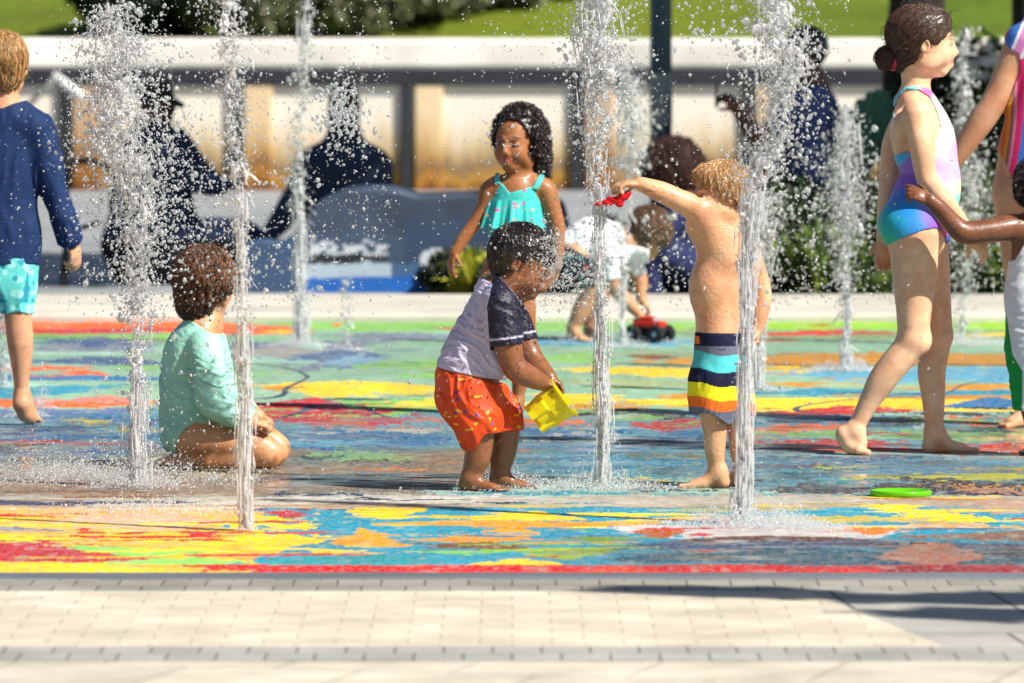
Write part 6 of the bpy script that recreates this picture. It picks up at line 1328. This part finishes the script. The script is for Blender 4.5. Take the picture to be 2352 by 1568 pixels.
def drops(P, r, rr, lod=1, stretch=.35, lump=.18):
    """many drops as one vertex/face set; P (N,3) world, r (N,) metres"""
    bv, bf = ICO[lod]; n = len(P)
    q = rr.normal(0, 1, (n, 3, 3)); sc = np.stack([rr.uniform(.75, 1.15, n), rr.uniform(.75, 1.15, n), rr.uniform(.8, 1.2, n) * (1 + stretch * np.abs(rr.normal(0, 1, n)))], 1)
    V = bv[None] * sc[:, None] 
    V = V * (1 + lump * np.sin(np.einsum('vk,njk->nvj', bv, q) * 2.2).mean(2))[..., None]
    an = rr.normal(0, .5, n); c, s = np.cos(an)[:, None], np.sin(an)[:, None]; x, z = V[..., 0] * c - V[..., 2] * s, V[..., 0] * s + V[..., 2] * c; V = np.stack([x, V[..., 1], z], -1)
    V = P[:, None] + V * r[:, None, None]
    F_ = bf[None] + (np.arange(n) * len(bv))[:, None, None]
    return V.reshape(-1, 3), F_.reshape(-1, 3)
def filaments(A, B, r, rr, seg=6, ns=5, wob=.5):
    n = len(A); t = np.linspace(0, 1, seg)[None, :, None]; X = A[:, None] * (1 - t) + B[:, None] * t
    X = X + (rr.normal(0, 1, (n, seg, 3)) * (wob * r)[:, None, None])
    R = r[:, None] * (np.sin(np.pi * (.08 + .84 * t[..., 0])) ** .5) * rr.uniform(.6, 1.35, (n, seg))
    th = np.arange(ns) / ns * 2 * np.pi; ring = np.stack([np.cos(th), np.sin(th), 0 * th], 1)
    V = X[:, :, None] + ring[None, None] * R[:, :, None, None]; V[:, 0] = X[:, 0:1] ; V[:, -1] = X[:, -1:]
    base = (np.arange(n) * seg * ns)[:, None, None] + (np.arange(seg - 1) * ns)[None, :, None] + np.arange(ns)[None, None]
    b2 = (np.arange(n) * seg * ns)[:, None, None] + (np.arange(seg - 1) * ns)[None, :, None] + ((np.arange(ns) + 1) % ns)[None, None]
    return V.reshape(-1, 3), np.stack([base, b2, b2 + ns, base + ns], -1).reshape(-1, 4)
JETS = [  # base x, base y, profile [(y, x, halfwidth, solidity)], filaments, drops, label
 (316, 1118, [(10, 262, 30, .25), (40, 250, 46, .4), (110, 262, 58, .55), (200, 262, 72, .6), (280, 276, 78, .6), (350, 292, 74, .55), (430, 300, 52, .5), (520, 312, 40, .45), (620, 316, 34, .5), (760, 314, 24, .7), (900, 315, 21, .9), (1120, 316, 20, 1)], 2600, 7000, 'tallest bushy fountain jet between the boy in navy and the kneeling girl'),
 (563, 1219, [(-30, 518, 34, .7), (60, 524, 32, .6), (150, 530, 24, .5), (260, 538, 26, .5), (380, 545, 22, .55), (480, 548, 17, .8), (600, 556, 18, .8), (800, 560, 17, .9), (1000, 563, 17, 1), (1219, 564, 18, 1)], 1500, 2200, 'slender fountain jet in front of the knees of the kneeling girl'),
 (690, 792, [(-30, 706, 14, .8), (60, 703, 16, .8), (110, 700, 16, .6), (170, 695, 12, .35), (260, 690, 12, .25), (330, 678, 16, .5), (400, 684, 18, .7), (520, 690, 18, .75), (650, 690, 17, .9), (792, 691, 14, 1)], 800, 900, 'narrow fountain jet rising in front of the painted wall'),
 (1383, 1122, [(-30, 1360, 44, .8), (50, 1362, 52, .85), (120, 1375, 52, .7), (200, 1370, 44, .6), (300, 1372, 36, .6), (400, 1374, 20, .85), (520, 1376, 16, .9), (700, 1380, 15, .9), (900, 1382, 17, 1), (1122, 1383, 18, 1)], 1900, 3600, 'fountain jet under the fingers of the reaching toddler'),
 (1431, 796, [(140, 1440, 18, .6), (240, 1452, 34, .7), (320, 1450, 36, .6), (400, 1440, 24, .5), (520, 1430, 13, .7), (650, 1431, 11, .8), (796, 1432, 11, 1)], 700, 1500, 'thin fountain jet behind, beside the bending boy'),
 (1706, 1202, [(-20, 1762, 36, .6), (60, 1788, 60, .7), (150, 1800, 58, .65), (230, 1796, 48, .6), (300, 1770, 42, .6), (380, 1748, 44, .7), (440, 1728, 30, .9), (520, 1722, 22, .95), (700, 1718, 18, .95), (900, 1712, 18, 1), (1202, 1706, 19, 1)], 2300, 4200, 'strong fountain jet covering the back of the striped trunks'),
 (1745, 900, [(440, 1752, 28, .6), (500, 1750, 34, .7), (600, 1742, 28, .8), (720, 1742, 15, .9), (900, 1742, 13, 1)], 900, 1300, 'fountain jet right behind the hanging arm of the toddler'),
 (1942, 852, [(240, 1946, 14, .7), (280, 1944, 24, .9), (340, 1942, 30, .8), (420, 1944, 38, .55), (520, 1940, 30, .4), (620, 1940, 15, .7), (740, 1942, 11, .9), (852, 1943, 12, 1)], 900, 2400, 'low crowned fountain jet in front of the green chair'),
 (2, 892, [(700, 2, 10, .5), (780, 3, 12, .7), (892, 3, 14, 1)], 260, 500, 'short fountain jet at the left edge by the leg of the boy in navy'),
 (796, 806, [(640, 796, 10, .05), (720, 796, 9, .4), (806, 796, 8, .6)], 90, 180, 'faint low fountain jet left of the curly haired girl'),
 (2208, 792, [(60, 2222, 16, .5), (130, 2212, 18, .6), (220, 2210, 22, .5), (330, 2214, 40, .3), (450, 2222, 44, .25), (560, 2222, 34, .2), (700, 2210, 16, .5), (792, 2208, 12, 1)], 500, 1800, 'fountain jet glimpsed beyond the face of the girl with the bun')]
rj = np.random.default_rng(11)
for k, (bx_, by, prof, nf, nd, lab) in enumerate(JETS):
    if prof[0][0] < 0: prof = [(-170, prof[0][1], prof[0][2] * .9, .3)] + prof; nf = int(nf * 1.15); nd = int(nd * 1.15)
    s = (by - HOR) / CAMH; d = F_O / s; py = np.array([p[0] for p in prof], float); pxx = np.array([p[1] for p in prof], float); hw = np.array([p[2] for p in prof], float); so_ = np.array([p[3] for p in prof], float)
    root = empty('fountain_jet', (*ground(bx_, by), 0), lab, 'fountain jet', 'fountain jets')
    yy_ = np.linspace(py[0], py[-1], 400); w = np.interp(yy_, py, so_) ** 1.5 * (np.interp(yy_, py, hw) + 12); w /= w.sum()
    def sample(n, wt): return rj.choice(yy_, n, p=wt) + rj.uniform(-2, 2, n)
    # rope-like strands
    n = int(nf * 1.1); y = sample(n, w); H = np.interp(y, py, hw); sol = np.interp(y, py, so_); lg = rj.uniform(.62, 1.08, n) < sol; L = np.where(lg, rj.uniform(20, 110, n), rj.uniform(3, 18, n) + 30 * (rj.uniform(0, 1, n) > .93))
    y2 = np.minimum(y + L, by); off = np.clip(rj.normal(0, .55, n), -1.6, 1.6); dz = np.clip(rj.normal(0, .5, n), -1.1, 1.1)
    cl = .35 * noise(np.stack([y / 22, off * 0, y * 0 + k], 1), 4)      # sideways billows
    lean = rj.normal(0, .55, n) * ~lg
    def pos(y, extra=0): return (np.interp(y, py, pxx) + 4.5 * noise(np.stack([y / 55, 0 * y, 0 * y + k + .5], 1), 12) + 2 * noise(np.stack([y / 16, 0 * y + off * 1.5, 0 * y + k + .5], 1), 13) - 1176) / s + (off + cl * (1 - sol ** 4)) * np.interp(y, py, hw) / s + extra
    A = np.stack([pos(y), d + dz * H / s, CAMH - (y - HOR) / s], 1); B = np.stack([pos(y2, lean * (y2 - y) / s), d + dz * H / s, CAMH - (y2 - HOR) / s], 1)
    r = np.where(lg, rj.uniform(.8, 2.3, n), np.minimum(np.exp(rj.normal(.35, .5, n)), 5)) / s
    kp = (noise(np.stack([A[:, 0] * s / 17, A[:, 2] * s / 24, A[:, 1] * 0 + k], 1), 3) > -.35 + .5 * (1 - sol)) | (sol > .93); kp &= rj.uniform(0, 1, n) < np.where(lg, .55, .6); A, B, r, lg = A[kp], B[kp], r[kp], lg[kp]
    V, Q = filaments(A, B, r, rj, wob=np.where(lg, .12, .55)); V[:, 2] = np.maximum(V[:, 2], .004); 
    if k not in (8, 9):                                    # lacy connected water: ligaments and torn sheets where the column breaks up
        ya, yb = py[0], min(py[-1], py[np.nonzero(so_ >= .95)[0][0]] if (so_ >= .95).any() else py[-1]); hm_ = hw[(py >= ya - 1) & (py <= yb + 1)].max(); sc_ = s / 820.
        def lace(P):
            hx = np.interp(P[:, 1], py, hw); so2 = np.interp(P[:, 1], py, so_); cx = np.interp(P[:, 1], py, pxx)
            sw = .5 * hx * noise(np.stack([P[:, 1] / 34, 0 * P[:, 1], 0 * P[:, 1] + k], 1), 41)
            rr = np.sqrt(((P[:, 0] - cx - sw) / hx) ** 2 + (P[:, 2] / hx) ** 2); w = np.clip(1 - rr ** 1.6 * .8, -.5, 1) * (.07 + .14 * so2)
            a = np.abs(noise(P / (np.array([10, 19, 10]) * sc_) + k, 42)); b = np.abs(noise(P / (np.array([8, 15, 8]) * sc_) + 2 * k, 43)); c_ = noise(P / (np.array([24, 40, 24]) * sc_), 44)
            return np.maximum(np.maximum(a - w, b - w * 1.7), -.5 - c_ ) * 11 * sc_
        x0_, x1_ = pxx[(py >= ya - 1) & (py <= yb + 1)].min() - hm_ * 1.5, pxx[(py >= ya - 1) & (py <= yb + 1)].max() + hm_ * 1.5
        SMOOTH = 2; Vl, Ql = surface_nets(lace, (x0_, ya, -hm_), (x1_, yb, hm_), 1.9 * max(sc_, .8)); SMOOTH = 5
        Vl = np.stack([(Vl[:, 0] - 1176) / s, d + Vl[:, 2] / s, CAMH - (Vl[:, 1] - HOR) / s], 1); Q = np.concatenate([Q, Ql + len(V)]); V = np.concatenate([V, Vl])
    mesh_obj('water_column', V, Q, M_JET, root)['kind'] = 'stuff'
    # drops shed around the column
    n = nd; w2 = (1.15 - np.interp(yy_, py, so_)) * (np.interp(yy_, py, hw) + 6); w2 /= w2.sum(); y = sample(n, w2); H = np.interp(y, py, hw)
    off = rj.normal(0, 1.0, n); cl = 1.0 * noise(np.stack([y / 30, 0 * y, 0 * y + k], 1), 8)
    P = np.stack([(np.interp(y, py, pxx) - 1176 + off * H * .95 + cl * H * .3) / s, d + rj.normal(0, .8, n) * H / s, CAMH - (y - HOR) / s], 1)
    r = np.exp(rj.normal(.25, .58, n)) / s; r = np.minimum(r, 6.5 / s)
    V, Q = drops(P, r, rj, 1); o = mesh_obj('spray', V, Q, M_DROP, root); o['kind'] = 'stuff'
# ---------- loose drops and splashes
def cloud(name, n, fx, fy, rad, label, fd, m=None, lod=1, stretch=.3):
    x, y, d = fx(n), fy(n), fd(n); s = F_O / d; P = np.stack([(x - 1176) / s, d, CAMH - (y - HOR) / s], 1); ok = P[:, 2] > .004; P = P[ok]
    r = np.minimum(np.exp(rj.normal(rad[0], rad[1], len(P))), rad[2]) / s[ok]
    return P, r
Ps, Rs = [], []
def field(n, x0, x1, y0, y1, d0, d1, mu, sd, mx=6):
    P, r = cloud('', n, lambda n: rj.uniform(x0, x1, n), lambda n: rj.uniform(y0, y1, n), (mu, sd, mx), '', lambda n: rj.uniform(d0, d1, n)); Ps.append(P); Rs.append(r)
def blob(n, cx, cy, sx, sy, d, mu, sd, mx=6, dd=.35):
    P, r = cloud('', n, lambda n: rj.normal(cx, sx, n), lambda n: rj.normal(cy, sy, n), (mu, sd, mx), '', lambda n: rj.normal(d, dd, n)); Ps.append(P); Rs.append(r)
field(2600, 150, 900, -10, 700, 17.5, 22, .2, .5); field(1500, 1100, 1950, -10, 680, 17.5, 22, .25, .5); field(900, 700, 1350, 0, 1000, 17.5, 20.5, 0, .4, 4)
field(500, 0, 2352, 300, 1200, 17, 21, .2, .5); field(700, 180, 620, 600, 1130, 18, 20.5, .4, .5); field(260, 0, 260, 80, 700, 19, 22, .1, .4); field(700, 2050, 2352, 250, 680, 22, 27, .6, .5, 8); field(1400, 1650, 2060, 330, 700, 21, 27, .5, .5, 8); field(500, 1300, 1700, 480, 700, 20, 26, .5, .5, 8)
blob(900, 1262, 586, 24, 36, 18.85, .1, .42); blob(1100, 1300, 640, 50, 50, 18.9, .05, .45); blob(260, 1250, 700, 50, 60, 18.8, .0, .4); blob(500, 790, 250, 30, 50, 21, .8, .45)
blob(300, 440, 480, 130, 110, 20.5, .7, .5, 7); blob(1500, 400, 470, 110, 120, 20.2, .5, .45, 6)
P = np.concatenate(Ps); r = np.concatenate(Rs); V, Q = drops(P, r, rj, 1); o = mesh_obj('water_drops', V, Q, M_DROP, None); props(o, kind='stuff')
# big sharp drops
n = 420; x = np.concatenate([rj.uniform(180, 420, 150), rj.uniform(1560, 1700, 40), rj.uniform(1700, 1900, 130), rj.uniform(1300, 1460, 100)]); y = np.concatenate([rj.uniform(0, 640, 150), rj.uniform(0, 100, 40), rj.uniform(0, 480, 130), rj.uniform(0, 330, 100)])
s = F_O / 19.2; P = np.stack([(x - 1176) / s, 19.2 + rj.normal(0, .15, n), CAMH - (y - HOR) / s], 1); V, Q = drops(P, rj.uniform(2.5, 5.5, n) / s, rj, 2, .2, .35); props(mesh_obj('large_water_drops', V, Q, M_DROP, None), kind='stuff')
# splashes on the ground
Ps, Rs = [], []
def splash(cx, cy, wx_, h, n, mu=-.22, sd=.5):
    n = int(n * 1.35)
    s = (cy - HOR) / CAMH; x = rj.normal(0, .5, n); amp = np.exp(-(x * 1.4) ** 2) * (1 + .6 * noise(np.stack([x * 9, 0 * x, 0 * x], 1), int(cx)))
    z = np.abs(rj.normal(0, .45, n)) * h * amp / s; X = (cx - 1176) / s + x * wx_ / s; Yd = F_O / s + rj.normal(0, .5, n) * wx_ / s * .8
    ok = z > .001; Ps.append(np.stack([X, Yd, z + .002], 1)[ok]); Rs.append((np.minimum(np.exp(rj.normal(mu, sd, n)), 4) / s)[ok])
for a in ((1706, 1208, 200, 60, 4200), (1800, 1214, 150, 60, 3000), (1383, 1124, 190, 44, 2600), (1180, 1112, 120, 36, 2200), (250, 1108, 330, 60, 4200), (120, 1100, 200, 60, 2200), (316, 1120, 120, 40, 1400), (180, 1090, 420, 90, 2600), (1250, 1120, 300, 26, 1800), (690, 794, 80, 24, 900), (1431, 798, 70, 24, 700), (1745, 900, 70, 26, 800), (1942, 852, 110, 34, 1600), (2208, 795, 120, 44, 2200),
          (60, 958, 46, 40, 900), (95, 940, 30, 80, 500), (796, 806, 60, 16, 300), (1500, 786, 60, 18, 500), (1330, 784, 70, 20, 400), (350, 1180, 260, 34, 2400), (564, 1221, 30, 14, 200), (2130, 985, 40, 14, 200)): splash(*a)
P = np.concatenate(Ps); r = np.concatenate(Rs); V, Q = drops(P, r, rj, 0, .2); props(mesh_obj('ground_splash', V, Q, M_FOAM, None), kind='stuff')
